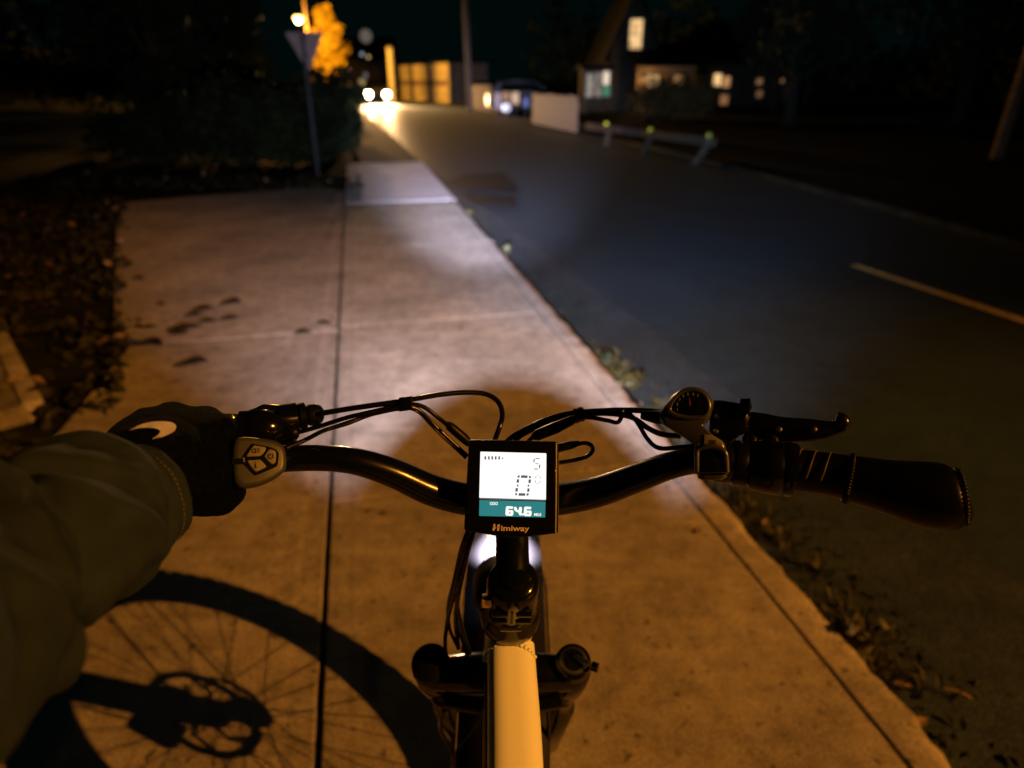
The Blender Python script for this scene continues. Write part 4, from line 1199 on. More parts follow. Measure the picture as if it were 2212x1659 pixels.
# --- flat-plane builder: outlines measured in an enlarged detail, set on a plane at a depth
class Panel:
    def __init__(s, ox, oy, scale, cx, cy, depth, tilt=(0, 0), parent=None):
        s.o = (ox, oy); s.k = scale
        x, y = s.px(cx, cy); s.c = Q(x, y, depth)
        n = (EYE - s.c).normalized()
        n = (n + _cr * tilt[0] + _cu * tilt[1]).normalized(); s.n = n
        s.parent = parent
    def px(s, zx, zy): return ((s.o[0] + zx / s.k) * 2212 / 4096, (s.o[1] + zy / s.k) * 2212 / 4096)
    def pt(s, zx, zy, off=0.0):
        r = ray(*s.px(zx, zy)); t = (s.c - EYE).dot(s.n) / r.dot(s.n)
        return EYE + r * t + s.n * off
    def plate(s, name, out, h0, h1, m, parent, bev=0.0, smooth_n=0, layers=3, scale_base=1.0):
        if smooth_n: out = spline(out, smooth_n, True)
        P0 = [s.pt(x, y) for x, y in out]
        cen = sum(P0, V()) / len(P0)
        rad_ = sum((p - cen).length for p in P0) / len(P0)
        prof = [(0 if scale_base == 1.0 else (1 - scale_base) * rad_, h0)]
        if bev:
            for i in range(layers + 1):
                a = math.pi / 2 * i / layers
                prof.append((bev * (1 - math.cos(a)), h1 - bev + bev * math.sin(a)))
        else:
            prof.append((0, h1))
        v = []; n = len(P0)
        for ins, h in prof:
            k = 1 - ins / rad_
            v += [cen + (p - cen) * k + s.n * h for p in P0]
        f = [tuple(range(n - 1, -1, -1)), tuple((len(prof) - 1) * n + i for i in range(n))]
        for l in range(len(prof) - 1):
            for i in range(n):
                j = (i + 1) % n; f.append((l * n + i, l * n + j, (l + 1) * n + j, (l + 1) * n + i))
        bm = bmesh.new(); vs = [bm.verts.new(p) for p in v]
        for q in f:
            try: bm.faces.new([vs[i] for i in q])
            except ValueError: pass
        o = from_bm(name, bm, m, parent)
        return sharp(o, 38)
    def polys(s, name, outs, h, m, parent, th=.0002):
        g = Geo()
        for o_ in outs:
            n = len(o_); P0 = [s.pt(x, y, h) for x, y in o_]
            a = sum((P0[i].cross(P0[(i + 1) % n]) for i in range(n)), V())
            if (sum(((P0[i] - P0[0]).cross(P0[(i + 1) % n] - P0[0]) for i in range(n)), V())).dot(s.n) < 0: P0.reverse()
            g.add(P0, [tuple(range(n))])
        return g.build(name, m, parent)
    def text(s, name, txt, x, y, size, m, parent, h, bold=0.0, rot=0.0, aspect=1.0, center=False, shear=0.0):
        cu = bpy.data.curves.new(name, 'FONT'); cu.body = txt; cu.size = 1.0; cu.offset = bold; cu.resolution_u = 4
        o = bpy.data.objects.new(name, cu); C.objects.link(o)
        dg = bpy.context.evaluated_depsgraph_get(); dg.update()
        me = bpy.data.meshes.new_from_object(o.evaluated_get(dg))
        bpy.data.objects.remove(o)
        xs = [v.co.x for v in me.vertices]
        x_off = (max(xs) + min(xs)) / 2 if center else 0
        cr_, sr_ = math.cos(rot), math.sin(rot)
        for v in me.vertices:
            a = (v.co.x - x_off + shear * v.co.y) * size * aspect; b = -(v.co.y - (.35 if center else 0)) * size
            v.co = s.pt(x + a * cr_ - b * sr_, y + a * sr_ + b * cr_, h)
        me.materials.clear(); me.materials.append(m)
        ob = bpy.data.objects.new(name, me)
        return link(ob, parent)

# ------------------------------------------------------------------ display
M['screen_white'] = emitter('screen_white', (1.0, .975, .91), 1.12)
M['screen_teal'] = emitter('screen_teal', (.010, .205, .215), 1.0)
M['seg_dark'] = emitter('segment_dark', (.085, .095, .175), 1.0)
M['seg_white'] = emitter('segment_white', (1.0, 1.0, .93), 1.05)
D = Panel(1800, 1730, 3.858, 960, 760, .565, tilt=(.03, .02))
case = [(290, 118), (310, 103), (900, 112), (1640, 135), (1682, 160), (1684, 800), (1674, 1545), (1640, 1562), (1240, 1610), (900, 1625), (640, 1590), (240, 1520), (214, 1490), (245, 900)]
dsp = D.plate('display', case, -.017, .0, M['black_matte'], bike, bev=.0035)
D.plate('bezel', [(300, 122), (1628, 148), (1622, 1550), (1200, 1600), (900, 1610), (650, 1575), (240, 1505), (262, 900)], -.001, .0012, M['black_gloss'], dsp, bev=.0005)
M['satin_edge'] = mat('satin_edge', (.26, .24, .17), .5)
sv = []
for yy, xi, xo in ((160, 1634, 1690), (500, 1634, 1692), (900, 1630, 1690), (1300, 1627, 1684), (1545, 1624, 1676)):
    sv += [D.pt(xi, yy, .0010), D.pt((xi + xo) / 2, yy + 4, -.0012), D.pt(xo, yy + 8, -.0060), D.pt(xo - 6, yy + 8, -.012)]
sharp(mesh('side_bevel', sv, [(4 * i + k, 4 * i + k + 1, 4 * i + k + 5, 4 * i + k + 4) for i in range(4) for k in range(3)], M['satin_edge'], dsp), 50)
D.polys('screen', [[(470, 299), (480, 297), (1476, 322), (1485, 330), (1478, 1030), (1470, 1037), (458, 1006), (452, 1000)]], .0014, M['screen_white'], dsp)
D.polys('screen_strip', [[(455, 1042), (1472, 1066), (1466, 1310), (450, 1286)]], .0014, M['screen_teal'], dsp)
D.polys('screen_divider', [[(455, 1014), (1474, 1042), (1473, 1052), (455, 1026)]], .0014, emitter('divider', (.18, .17, .18), 1.0), dsp)
SH = .0017
bat = [[(x0 + 0, 368), (x0 + 26, 369), (x0 + 25, 419), (x0 - 1, 418)] for x0 in (533, 587, 640, 693, 746)]
bat += [[(802, 390), (822, 390), (822, 411), (802, 411)]]
bat += [[(505, 346), (800, 352), (800, 354), (505, 348)], [(508, 440), (798, 447), (798, 449), (508, 442)], [(505, 346), (507, 346), (510, 442), (508, 442)], [(798, 352), (800, 352), (800, 449), (798, 449)]]
D.polys('battery_icon', bat, SH, M['seg_dark'], dsp)
five = [[(1308, 394), (1392, 396), (1376, 408), (1322, 407)], [(1290, 405), (1308, 412), (1300, 462), (1284, 468)], [(1316, 478), (1362, 479), (1370, 484), (1362, 490), (1316, 489), (1308, 483)],
        [(1374, 500), (1392, 494), (1386, 556), (1368, 546)], [(1290, 572), (1366, 572), (1352, 559), (1306, 558)]]
D.polys('gear_digit', five, SH, M['seg_dark'], dsp)
zero = [[(1095, 660), (1197, 664), (1193, 704), (1092, 700)], [(1035, 697), (1040, 678), (1052, 665), (1077, 660), (1072, 697)], [(1216, 664), (1238, 672), (1250, 690), (1251, 706), (1217, 704)],
        [(1031, 722), (1068, 723), (1062, 777), (1025, 774)], [(1211, 724), (1249, 726), (1243, 781), (1207, 779)], [(1056, 797), (1053, 838), (1036, 832), (1028, 820), (1036, 806)], [(1198, 800), (1214, 806), (1224, 820), (1212, 836), (1196, 840)],
        [(1012, 857), (1049, 858), (1042, 914), (1005, 911)], [(1194, 862), (1229, 864), (1221, 917), (1187, 914)], [(1060, 935), (1162, 938), (1158, 978), (1055, 976)], [(1002, 934), (1036, 935), (1031, 974), (1012, 966), (1004, 952)], [(1182, 938), (1219, 940), (1212, 962), (1198, 974), (1177, 977)]]
D.polys('speed_digit', zero, SH, M['seg_dark'], dsp)
sz = [[(1338, 666), (1388, 668), (1386, 674), (1336, 672)], [(1320, 676), (1330, 678), (1325, 714), (1317, 712)], [(1392, 682), (1400, 680), (1396, 714), (1388, 712)], [(1313, 738), (1322, 740), (1319, 776), (1310, 778)], [(1384, 742), (1393, 742), (1389, 778), (1380, 776)], [(1330, 786), (1374, 788), (1372, 793), (1328, 791)]]
D.polys('decimal_digit', sz, SH, M['seg_dark'], dsp)
def six(x, y, w=118, h=150):
    b = 36
    return [[(x + 18, y), (x + w - 6, y + 4), (x + w - 8, y + 36), (x + w - 20, y + 42), (x + 46, y + 38), (x + 40, y + 60), (x - 2, y + 60), (x + 2, y + 18)],
            [(x - 2, y + 60), (x + w - 14, y + 62), (x + w, y + 74), (x + w, y + 98), (x + 50, y + 95), (x - 4, y + 94)],
            [(x - 4, y + 94), (x + 48, y + 95), (x + 47, y + 112), (x - 6, y + 112)], [(x + 76, y + 96), (x + w, y + 98), (x + w - 1, y + 114), (x + 74, y + 113)],
            [(x - 6, y + 112), (x + w - 1, y + 114), (x + w - 6, y + h - 12), (x + w - 22, y + h), (x + 10, y + h - 4), (x - 5, y + h - 20)]]
four = [[(984, 1150), (1020, 1148), (1030, 1160), (1032, 1190), (1060, 1194), (1064, 1156), (1080, 1146), (1106, 1152), (1110, 1180), (1098, 1276), (1086, 1282), (1064, 1270), (1056, 1236), (1010, 1216), (988, 1190)]]
dot = [[(1104, 1248), (1120, 1246), (1134, 1254), (1134, 1272), (1122, 1280), (1106, 1276), (1100, 1262)]]
D.polys('odometer_digit', six(860, 1136), SH, M['seg_white'], dsp)
D.polys('odometer_digit', four, SH, M['seg_white'], dsp)
D.polys('odometer_digit', six(1140, 1142), SH, M['seg_white'], dsp)
D.polys('decimal_point', dot, SH, M['seg_white'], dsp)
D.text('odometer_label', 'ODO', 612, 1116, 62, M['seg_white'], dsp, SH, bold=.03, aspect=.85, rot=.02)
D.text('unit_label', 'MILE', 1294, 1284, 58, M['seg_white'], dsp, SH, bold=.03, aspect=.95, rot=.02)
# maker's name under the screen; the first letter is cut by a small wave
D.text('maker_name', 'imiway', 782, 1513, 118, M['print'], dsp, .0016, bold=.02, aspect=1.32, rot=.018)
hl_ = [[(672, 1412), (702, 1412), (698, 1450), (712, 1456), (712, 1468), (664, 1460)], [(662, 1466), (714, 1476), (700, 1484), (690, 1488), (686, 1514), (654, 1513)], [(736, 1416), (770, 1418), (764, 1452), (724, 1462), (718, 1456), (732, 1448)], [(722, 1474), (766, 1458), (756, 1516), (726, 1515), (730, 1484)]]
D.polys('maker_initial', hl_, .0016, M['print'], dsp)
# bracket that carries the display on the bar
tube('display_bracket', [D.pt(960, 800, -.016), D.pt(960, 900, -.022), bar_c + V((0, 0, .0))], [.016, .015, .022], M['black_matte'], bike, 16)

# ------------------------------------------------------------------ left control pad
K = Panel(850, 1580, 3.95, 740, 1050, .515, tilt=(.10, .12))
pad_out = [(400, 668), (560, 655), (760, 668), (980, 708), (1090, 760), (1150, 830), (1178, 960), (1180, 1080), (1160, 1170), (1090, 1250), (950, 1340), (760, 1420), (560, 1458), (430, 1450), (350, 1380), (325, 1250), (310, 1050), (318, 850), (345, 730)]
pad = K.plate('control_pad', pad_out, -.016, 0.0, M['pad_grey'], bike, bev=.0045, smooth_n=3, layers=4)
K.plate('inset', [(640, 770), (720, 785), (930, 830), (1030, 890), (1046, 960), (1030, 1080), (1010, 1130), (880, 1190), (690, 1268), (640, 1250), (560, 1170), (455, 1060), (440, 1030), (470, 975), (560, 840), (610, 780)], -.001, .0006, M['ink'], pad, bev=.0003, smooth_n=2)
K.plate('inset', [(300, 1005), (470, 1000), (470, 1095), (300, 1100)], -.001, .0004, M['ink'], pad)
K.plate('button', [(645, 805), (700, 806), (815, 822), (838, 845), (835, 880), (760, 965), (640, 975), (545, 978), (540, 955)], .0, .0018, M['button'], pad, bev=.0007, smooth_n=2)
K.plate('button', [(890, 865), (950, 868), (995, 895), (1002, 940), (998, 1045), (975, 1085), (940, 1095), (900, 1070), (822, 985), (830, 950)], .0, .0018, M['button'], pad, bev=.0007, smooth_n=2)
K.plate('button', [(545, 1045), (640, 1032), (740, 1022), (770, 1040), (842, 1120), (838, 1150), (720, 1205), (690, 1212), (655, 1195)], .0, .0018, M['button'], pad, bev=.0007, smooth_n=2)
KH = .0021
def arc_ring(cx, cy, r0, r1, a0, a1, n=18, sy=1.0):
    o = []
    for i in range(n):
        a = R(a0 + (a1 - a0) * i / n); b = R(a0 + (a1 - a0) * (i + 1) / n)
        o.append([(cx + r0 * math.cos(a), cy + r0 * sy * math.sin(a)), (cx + r1 * math.cos(a), cy + r1 * sy * math.sin(a)), (cx + r1 * math.cos(b), cy + r1 * sy * math.sin(b)), (cx + r0 * math.cos(b), cy + r0 * sy * math.sin(b))])
    return o
K.polys('power_symbol', arc_ring(912, 970, 32, 48, -55, 235) + [[(900, 920), (914, 920), (914, 975), (900, 975)]], KH, M['ink'], pad)
K.polys('lamp_symbol', arc_ring(650, 888, 22, 36, 90, 270, 12) + [[(650, 852), (680, 852), (680, 866), (650, 866)], [(650, 910), (680, 910), (680, 924), (650, 924)], [(668, 852), (684, 852), (684, 924), (668, 924)]] + [[(694, y), (742, y - 4), (742, y + 6), (694, y + 10)] for y in (852, 870, 888, 906)], KH, M['ink'], pad)
K.polys('info_symbol', [[(668, 1062), (684, 1062), (684, 1078), (668, 1078)], [(660, 1090), (684, 1088), (684, 1140), (696, 1142), (696, 1156), (652, 1160), (652, 1146), (666, 1144), (666, 1104), (658, 1104)]], KH, M['ink'], pad)
for x, y in ((488, 1003), (492, 1048)):
    c = K.pt(x, y, .0006); tube('indicator', [c - K.n * .001, c + K.n * .0005, c + K.n * .001], [.0012, .0011, .0004], M['steel'], pad, 10)
tube('pad_clamp', [Q(500, 1001, .540), Q(502, 1001, .540), Q(596, 993, .548), Q(598, 993, .548)], [.013, .0152, .0152, .013], M['black_matte'], bike, 20)

# ------------------------------------------------------------------ left brake lever assembly
blv = tube('brake_lever', [Q(478, 908, .560), Q(500, 912, .560), Q(530, 918, .565), Q(565, 918, .57)], [.004, .0055, .009, .012], M['black'], bike, 14, 4, squash=[(1, .7)] * 4)
tube('lever_blade', [Q(560, 915, .572), Q(500, 905, .575), Q(430, 905, .565), Q(330, 925, .545), Q(240, 955, .53)], [.010, .0075, .0065, .0065, .006], M['black'], blv, 12, 5, squash=[(.6, 1)] * 5)
LV = Panel(850, 1580, 3.95, 1000, 350, .575)
LV.plate('lever_body', [(290, 350), (430, 290), (680, 200), (790, 145), (950, 140), (1120, 155), (1380, 200), (1392, 300), (1390, 455), (1200, 530), (1030, 520), (700, 520), (500, 540), (300, 560), (285, 450)], -.022, .006, M['black'], blv, bev=.008, layers=5)
tube('reservoir', [LV.pt(1030, 400, -.002), LV.pt(1060, 392, -.002), LV.pt(1340, 352, -.002), LV.pt(1378, 346, -.002)], [.010, .0135, .0135, .011], M['black'], blv, 20)
tube('adjuster', [LV.pt(1372, 340, 0), LV.pt(1384, 338, 0), LV.pt(1470, 325, 0), LV.pt(1500, 322, 0), LV.pt(1512, 320, 0), LV.pt(1640, 310, 0), LV.pt(1720, 300, 0), LV.pt(1760, 298, 0)], [.0095, .0122, .0122, .0080, .0095, .0105, .0078, .0042], M['black_matte'], blv, 18)
# sensor drum below the body with a domed face
sd_ = tube('switch_drum', [LV.pt(420, 520, .004), LV.pt(440, 520, .004), LV.pt(640, 515, .006), LV.pt(660, 515, .006), LV.pt(850, 510, .008), LV.pt(960, 508, .008), LV.pt(1010, 508, .007), LV.pt(1030, 508, .006)], [.012, .0148, .0150, .0160, .0160, .0148, .0115, .005], M['black_gloss'], blv, 24)
g = Geo(); g.box(LV.pt(1130, 620, .006), (.019, .010, .018)); g.build('switch_block', M['black_matte'], blv, bevel=.002)
tube('wire_boot', [LV.pt(1190, 600, .006), LV.pt(1220, 594, .006), LV.pt(1330, 585, .006), LV.pt(1360, 582, .006)], [.0055, .0062, .0058, .0040], M['black_matte'], blv, 14)
for x, y in ((1050, 565), (305, 370), (925, 352)):
    c = LV.pt(x, y, .014); tube('screw', [c - LV.n * .006, c, c + LV.n * .0008], [.0030, .0030, .0010], M['steel'], blv, 10)
tube('bar_clamp', [Q(520, 1000, .543), Q(524, 1000, .543), Q(560, 996, .546), Q(564, 996, .546)], [.0165, .0175, .0175, .0165], M['black'], blv, 20)
g = Geo(); g.tube([Q(545, 990, .545), Q(550, 950, .565), Q(560, 930, .575)], .010, 10); g.build('mount_arm', M['black'], blv, smooth=True)

# ------------------------------------------------------------------ right shifter, brake lever
SF = Panel(2550, 1500, 2.458, 560, 560, .520, tilt=(-.05, .03))
shf = SF.plate('gear_shifter', [(205, 400), (225, 350), (280, 270), (345, 190), (410, 145), (480, 115), (560, 110), (640, 135), (700, 185), (738, 260), (728, 330), (712, 400), (672, 462), (650, 490), (690, 545), (760, 615), (840, 650), (870, 720), (884, 960), (860, 968), (600, 972), (582, 960), (578, 760), (555, 700), (490, 640), (400, 585), (300, 520), (225, 470)],
               -.020, .0, M['silver'], bike, bev=.005, smooth_n=2, layers=4)
SF.plate('shifter_base', [(580, 940), (884, 955), (880, 1010), (830, 1035), (640, 1040), (590, 1020)], -.030, -.006, M['silver'], shf, bev=.004)
dial = SF.plate('dial', [(322, 330), (345, 280), (390, 215), (440, 175), (500, 152), (570, 155), (630, 185), (670, 235), (692, 290), (690, 340), (660, 385), (610, 405), (520, 408), (430, 395), (350, 365)], -.002, .0014, M['black_gloss'], shf, bev=.0008, smooth_n=3)
for txt, x, y, r_ in (('1', 394, 340, 0), ('2', 393, 288, 0), ('3', 415, 240, 0), ('4', 450, 208, 0), ('5', 497, 190, 0), ('6', 550, 187, 0), ('7', 597, 205, 0)):
    SF.text('gear_number', txt, x, y, 40, M['dial_print'], dial, .0018, bold=.015, center=True)
SF.polys('gear_needle', [[(508, 225), (516, 225), (528, 300), (514, 302)]], .0018, mat('needle_red', (.25, .05, .03), .5), dial)
# dial rim
rim_o = spline([(316, 332), (338, 276), (385, 208), (438, 166), (500, 143), (575, 146), (640, 178), (682, 230), (702, 290), (698, 345), (668, 394), (612, 416), (520, 419), (425, 405), (342, 374)], 4, True)
rp_ = [SF.pt(x, y, .0004) for x, y in rim_o]; rp_.append(rp_[0])
tube('dial_rim', rp_, .0019, M['silver'], shf, 8)
SF.plate('label_plate', [(655, 585), (740, 590), (830, 650), (845, 720), (800, 705), (650, 690)], -.001, .0008, mat('label_tan', (.20, .19, .15), .5), shf, bev=.0004)
SF.text('shifter_mark', 'SIS', 738, 660, 58, M['ink'], shf, .0011, bold=.03, center=True, rot=.08)
SF.plate('thumb_lever', [(605, 740), (680, 722), (780, 728), (840, 752), (858, 800), (864, 940), (840, 962), (620, 966), (602, 940)], -.004, .0030, M['black_gloss'], shf, bev=.002, smooth_n=2)
tube('lever_frame', [SF.pt(586, 950, .001), SF.pt(584, 800, .002), SF.pt(596, 730, .002), SF.pt(680, 704, .003), (SF.pt(790, 715, .003)), SF.pt(855, 755, .003), SF.pt(872, 830, .002), SF.pt(878, 955, .001)], .0022, M['silver'], shf, 10, 4)
# cable entry boots
tube('cable_boot', [SF.pt(240, 400, -.010), SF.pt(200, 408, -.011), SF.pt(120, 400, -.012), SF.pt(20, 385, -.013)], [.0062, .0060, .0050, .0036], M['black_matte'], bike, 14)
# brake lever right
BR = Panel(2550, 1500, 2.458, 1000, 400, .562)
brv = BR.plate('brake_lever', [(740, 250), (800, 245), (950, 268), (1060, 290), (1098, 330), (1108, 400), (1105, 560), (1000, 600), (900, 700), (780, 660), (700, 560), (700, 420), (730, 330)], -.020, .004, M['black'], bike, bev=.007, layers=4)
tube('lever_pivot', [BR.pt(1000, 300, .004), BR.pt(1085, 318, .004), BR.pt(1100, 322, .003)], [.006, .008, .003], M['black_gloss'], brv, 14)
lp = [(1040, 470, .009), (1120, 480, .0105), (1240, 515, .0120), (1370, 540, .0118), (1520, 545, .0108), (1700, 545, .0098), (1840, 540, .0078), (1930, 525, .0062), (1990, 500, .0062), (2012, 465, .0068), (1990, 440, .0066), (1960, 430, .0058)]
tube('lever_blade', [BR.pt(x, y, -.006) for x, y, r in lp], [r for *_, r in lp], M['black'], brv, 16, 5, ref=BR.n, squash=[(.55, 1.0)] * len(lp))
# thin bright edge of the blade
ep = [(1110, 425), (1250, 452), (1400, 466), (1560, 464), (1700, 472), (1820, 488), (1900, 495), (1970, 490), (2020, 466), (2030, 458)]
tube('blade_edge', [BR.pt(x, y, -.003) for x, y in ep], .0011, M['black_gloss'], brv, 8, 4)
for x, y in ((1390, 535), (1732, 535), (770, 555), (785, 405)):
    c = BR.pt(x, y, .004); tube('screw', [c - BR.n * .012, c, c + BR.n * .0008], [.0024, .0024, .0008], M['steel'], brv, 10)
c0 = Q(1560, 985, .547)
tube('bar_clamp', [Q(1540, 994, .549), Q(1544, 994, .549), Q(1572, 998, .546), Q(1576, 998, .546)], [.017, .0185, .0185, .017], M['black'], brv, 20)
for (x, y, ll) in ((1110, 620, 1), (1320, 640, 1)):
    c = BR.pt(x, y, -.004); tube('clamp_ear', [c + _cu * .006, c, c - _cu * .012], [.003, .007, .007], M['black_gloss'], brv, 14)

# ------------------------------------------------------------------ cables
def cable(pts, r, parent=bike, name='cable', m=None, n=7):
    return tube(name, [Q(*p) for p in pts], r, m or M['cable'], parent, 10, n)
cable([(694, 893, .575), (760, 882, .578), (865, 867, .585), (940, 854, .595), (1000, 848, .605), (1048, 851, .612), (1076, 868, .612), (1085, 895, .608), (1078, 925, .600), (1064, 965, .605), (1050, 1030, .625), (1020, 1130, .63), (1000, 1220, .65), (985, 1330, .70), (990, 1400, .76)], .0025)
cable([(640, 935, .572), (690, 921, .575), (750, 902, .578), (810, 888, .582), (875, 874, .585), (915, 879, .590), (950, 905, .595), (975, 925, .595)], .0021)
cable([(618, 968, .532), (660, 950, .545), (700, 930, .556), (750, 915, .565), (800, 896, .575), (870, 880, .583), (905, 886, .590), (945, 925, .600), (1010, 985, .610)], .0019)
cable([(668, 948, .54), (720, 922, .56), (790, 900, .572), (868, 884, .581), (902, 890, .583), (940, 928, .600), (1006, 990, .608)], .0012)
tube('cable_connector', [Q(966, 915, .598), Q(972, 921, .600), Q(1000, 945, .606), Q(1012, 956, .608), Q(1022, 964, .610)], [.0026, .0044, .0048, .0040, .0026], M['black_matte'], bike, 14)
g = Geo(); c = Q(876, 872, .583); g.box(c, (.0115, .008, .0128), (V((.985, 0, .17)).normalized(), _cf, _cu)); g.build('cable_clip', M['black_matte'], bike, bevel=.0012)
# right-hand bundle
cable([(1075, 1010, .62), (1095, 955, .615), (1140, 925, .605), (1200, 900, .605), (1260, 890, .60), (1340, 886, .59), (1400, 888, .575), (1440, 892, .56)], .0026)
cable([(1095, 1000, .62), (1115, 950, .61), (1165, 922, .600), (1220, 905, .598), (1290, 893, .592), (1360, 900, .58), (1400, 925, .565), (1430, 938, .553), (1470, 942, .545)], .0024)
cable([(1110, 990, .61), (1150, 945, .605), (1200, 920, .592), (1260, 902, .588), (1310, 908, .585), (1335, 912, .582), (1350, 890, .578), (1372, 906, .572), (1400, 950, .560), (1425, 968, .552), (1470, 966, .545), (1510, 962, .54)], .0020)
tube('cable_connector', [Q(1150, 945, .590), Q(1160, 940, .590), Q(1200, 924, .590), Q(1235, 908, .590), Q(1245, 903, .590)], [.0025, .0052, .0056, .0044, .0025], M['black_matte'], bike, 14)
for x, y in ((1243, 898), (1254, 895)):
    tube('cable_tie', [Q(x - 3, y + 1, .595), Q(x - 2, y + 1, .595), Q(x + 5, y - 1, .595), Q(x + 6, y - 1, .595)], [.0060, .0068, .0068, .0060], M['black_matte'], bike, 12)
cable([(1198, 972, .578), (1235, 963, .578), (1262, 957, .578), (1277, 962, .578), (1280, 974, .578), (1268, 986, .578), (1240, 994, .578), (1198, 1001, .578)], .0019)
tube('cable_connector', [Q(1196, 970, .578), Q(1200, 969, .578), Q(1235, 961, .578), Q(1252, 957, .578)], [.003, .0042, .0036, .0022], M['black_matte'], bike, 14)
# bundle running down the left of the head tube to fork and frame
cable([(1025, 1120, .615), (1005, 1170, .62), (990, 1240, .64), (976, 1300, .68), (966, 1345, .72), (962, 1400, .77), (975, 1470, .84)], .0024)
cable([(1030, 1100, .61), (1012, 1150, .615), (1000, 1210, .63), (985, 1270, .66), (990, 1320, .69), (1002, 1370, .72), (1015, 1410, .75)], .0024)
cable([(1040, 1110, .61), (1020, 1160, .615), (1004, 1220, .63), (990, 1290, .66), (984, 1335, .70), (998, 1380, .74), (1010, 1420, .77)], .0021)
cable([(1018, 1130, .612), (998, 1180, .62), (982, 1250, .65), (968, 1310, .69), (972, 1360, .73), (990, 1400, .76)], .0020)

# ------------------------------------------------------------------ fork, wheel, fender, headlight
crown_c = V((XO, .560, .805))
fax = (HUB + V((0, -.045, .0)) - crown_c); fax.normalize()       # down the legs
fork = tube('fork_crown', [crown_c + V((-.085, .0, -.002)), crown_c + V((-.07, 0, 0)), crown_c + V((-.03, -.004, .006)), crown_c + V((.03, -.004, .006)), crown_c + V((.07, 0, 0)), crown_c + V((.085, 0, -.002))], [.018, .021, .023, .023, .021, .018], M['black_gloss'], bike, 22, 4)
for s in (-1, 1):
    top = crown_c + V((s * .084, -.002, .016)); 
    low = HUB + V((s * .075, -.012, .0))
    tube('fork_leg', [top, top.lerp(low, .03), top.lerp(low, .12), top.lerp(low, .16), top.lerp(low, .17), top.lerp(low, .40), top.lerp(low, .42), top.lerp(low, .95), low], [.014, .0235, .0240, .0225, .0165, .0165, .0225, .0215, .016], M['black_gloss'], fork, 24)
    if s < 0:
        tube('leg_cap', [top - fax * .001, top - fax * .010, top - fax * .014], [.0235, .0225, .012], M['black_matte'], fork, 22)
    else:
        kn = tube('lockout_knob', [top + fax * .002, top - fax * .004, top - fax * .014, top - fax * .017], [.0205, .0225, .0205, .014], M['black'], fork, 22)
        tube('knob_ring', [top - fax * .0155, top - fax * .0185, top - fax * .0195], [.0165, .0160, .011], M['steel'], kn, 22)
        tube('knob_face', [top - fax * .019, top - fax * .0205, top - fax * .021], [.0125, .0120, .004], M['black_matte'], kn, 18)
        g = Geo(); g.box(top - fax * .022 + V((.008, -.002, 0)), (.020, .006, .006), (V((.8, -.6, 0)), V((.6, .8, 0)), V((0, 0, 1)))); g.build('knob_lever', M['steel'], kn, bevel=.0012)
        tube('lever_tip', [top - fax * .020 + V((.020, -.009, 0)), top - fax * .020 + V((.027, -.012, 0))], .0055, M['black'], kn, 12)
# brace under the crown and its bright edge
tube('crown_brace', [crown_c + V((-.07, -.012, -.030)), crown_c + V((0, -.016, -.036)), crown_c + V((.07, -.012, -.030))], [.010, .012, .010], M['black'], fork, 14, 4)

wheel = empty('front_wheel', HUB); wheel.parent = bike; wheel.matrix_parent_inverse = Matrix()
RT = .368; TW = .049
def ring(name, sec, m, parent, seg=96, c=HUB):
    """revolve (radius, x) section about the axle"""
    v = []; f = []; n = len(sec)
    for i in range(seg):
        a = 2 * math.pi * i / seg
        for r, x in sec: v.append(c + V((x, math.cos(a) * r, math.sin(a) * r)))
        for k in range(n):
            j = (i + 1) % seg; q = (k + 1) % n
            f.append((i * n + k, i * n + q, j * n + q, j * n + k))
    bm = bmesh.new(); vs = [bm.verts.new(p) for p in v]
    for q in f: bm.faces.new([vs[i] for i in q])
    return sharp(from_bm(name, bm, m, parent), 45)
sec = [(RT - TW + TW * .97 * math.cos(t), TW * math.sin(t)) for t in np.linspace(R(-145), R(145), 17)]
tyre = ring('tyre', sec, M['rubber'], wheel)
g = Geo()
for i in range(72):
    a = 2 * math.pi * i / 72
    for row, (ang, off) in enumerate(((-58, 0), (-26, .5), (0, 0), (26, .5), (58, 0))):
        aa_ = a + off * 2 * math.pi / 72
        t = R(ang)
        rr = RT - TW + TW * .98 * math.cos(t)
        rd = V((0, math.cos(aa_), math.sin(aa_))); tg = V((0, -math.sin(aa_), math.cos(aa_)))
        nrm = rd * math.cos(t) + V((math.sin(t), 0, 0)); sdv = nrm.cross(tg)
        g.box(HUB + rd * rr + V((TW * math.sin(t), 0, 0)) + nrm * .002, (.013, .017, .008), (sdv, tg, nrm))
kn = g.build('tread', M['rubber'], tyre); kn['kind'] = 'stuff'
ring('rim', [(.285, -.036), (.292, -.038), (.292, .038), (.285, .036), (.272, .018), (.268, 0), (.272, -.018)], M['black'], wheel)
tube('hub', [HUB + V((-.07, 0, 0)), HUB + V((-.06, 0, 0)), HUB + V((-.045, 0, 0)), HUB + V((-.04, 0, 0)), HUB + V((.04, 0, 0)), HUB + V((.045, 0, 0)), HUB + V((.06, 0, 0)), HUB + V((.07, 0, 0))], [.012, .032, .032, .018, .018, .032, .032, .012], M['black'], wheel, 22)
sm = None
for i in range(36):
    s = -1 if i % 2 else 1
    a = 2 * math.pi * i / 36; b = a + (.62 if (i // 2) % 2 else -.62)
    p = HUB + V((s * .052, math.cos(b) * .028, math.sin(b) * .028)); q = HUB + V((s * .008, math.cos(a) * .272, math.sin(a) * .272))
    g = Geo(); g.tube([p, q], .0014, 6); g.build('spoke', M['spoke'], wheel)
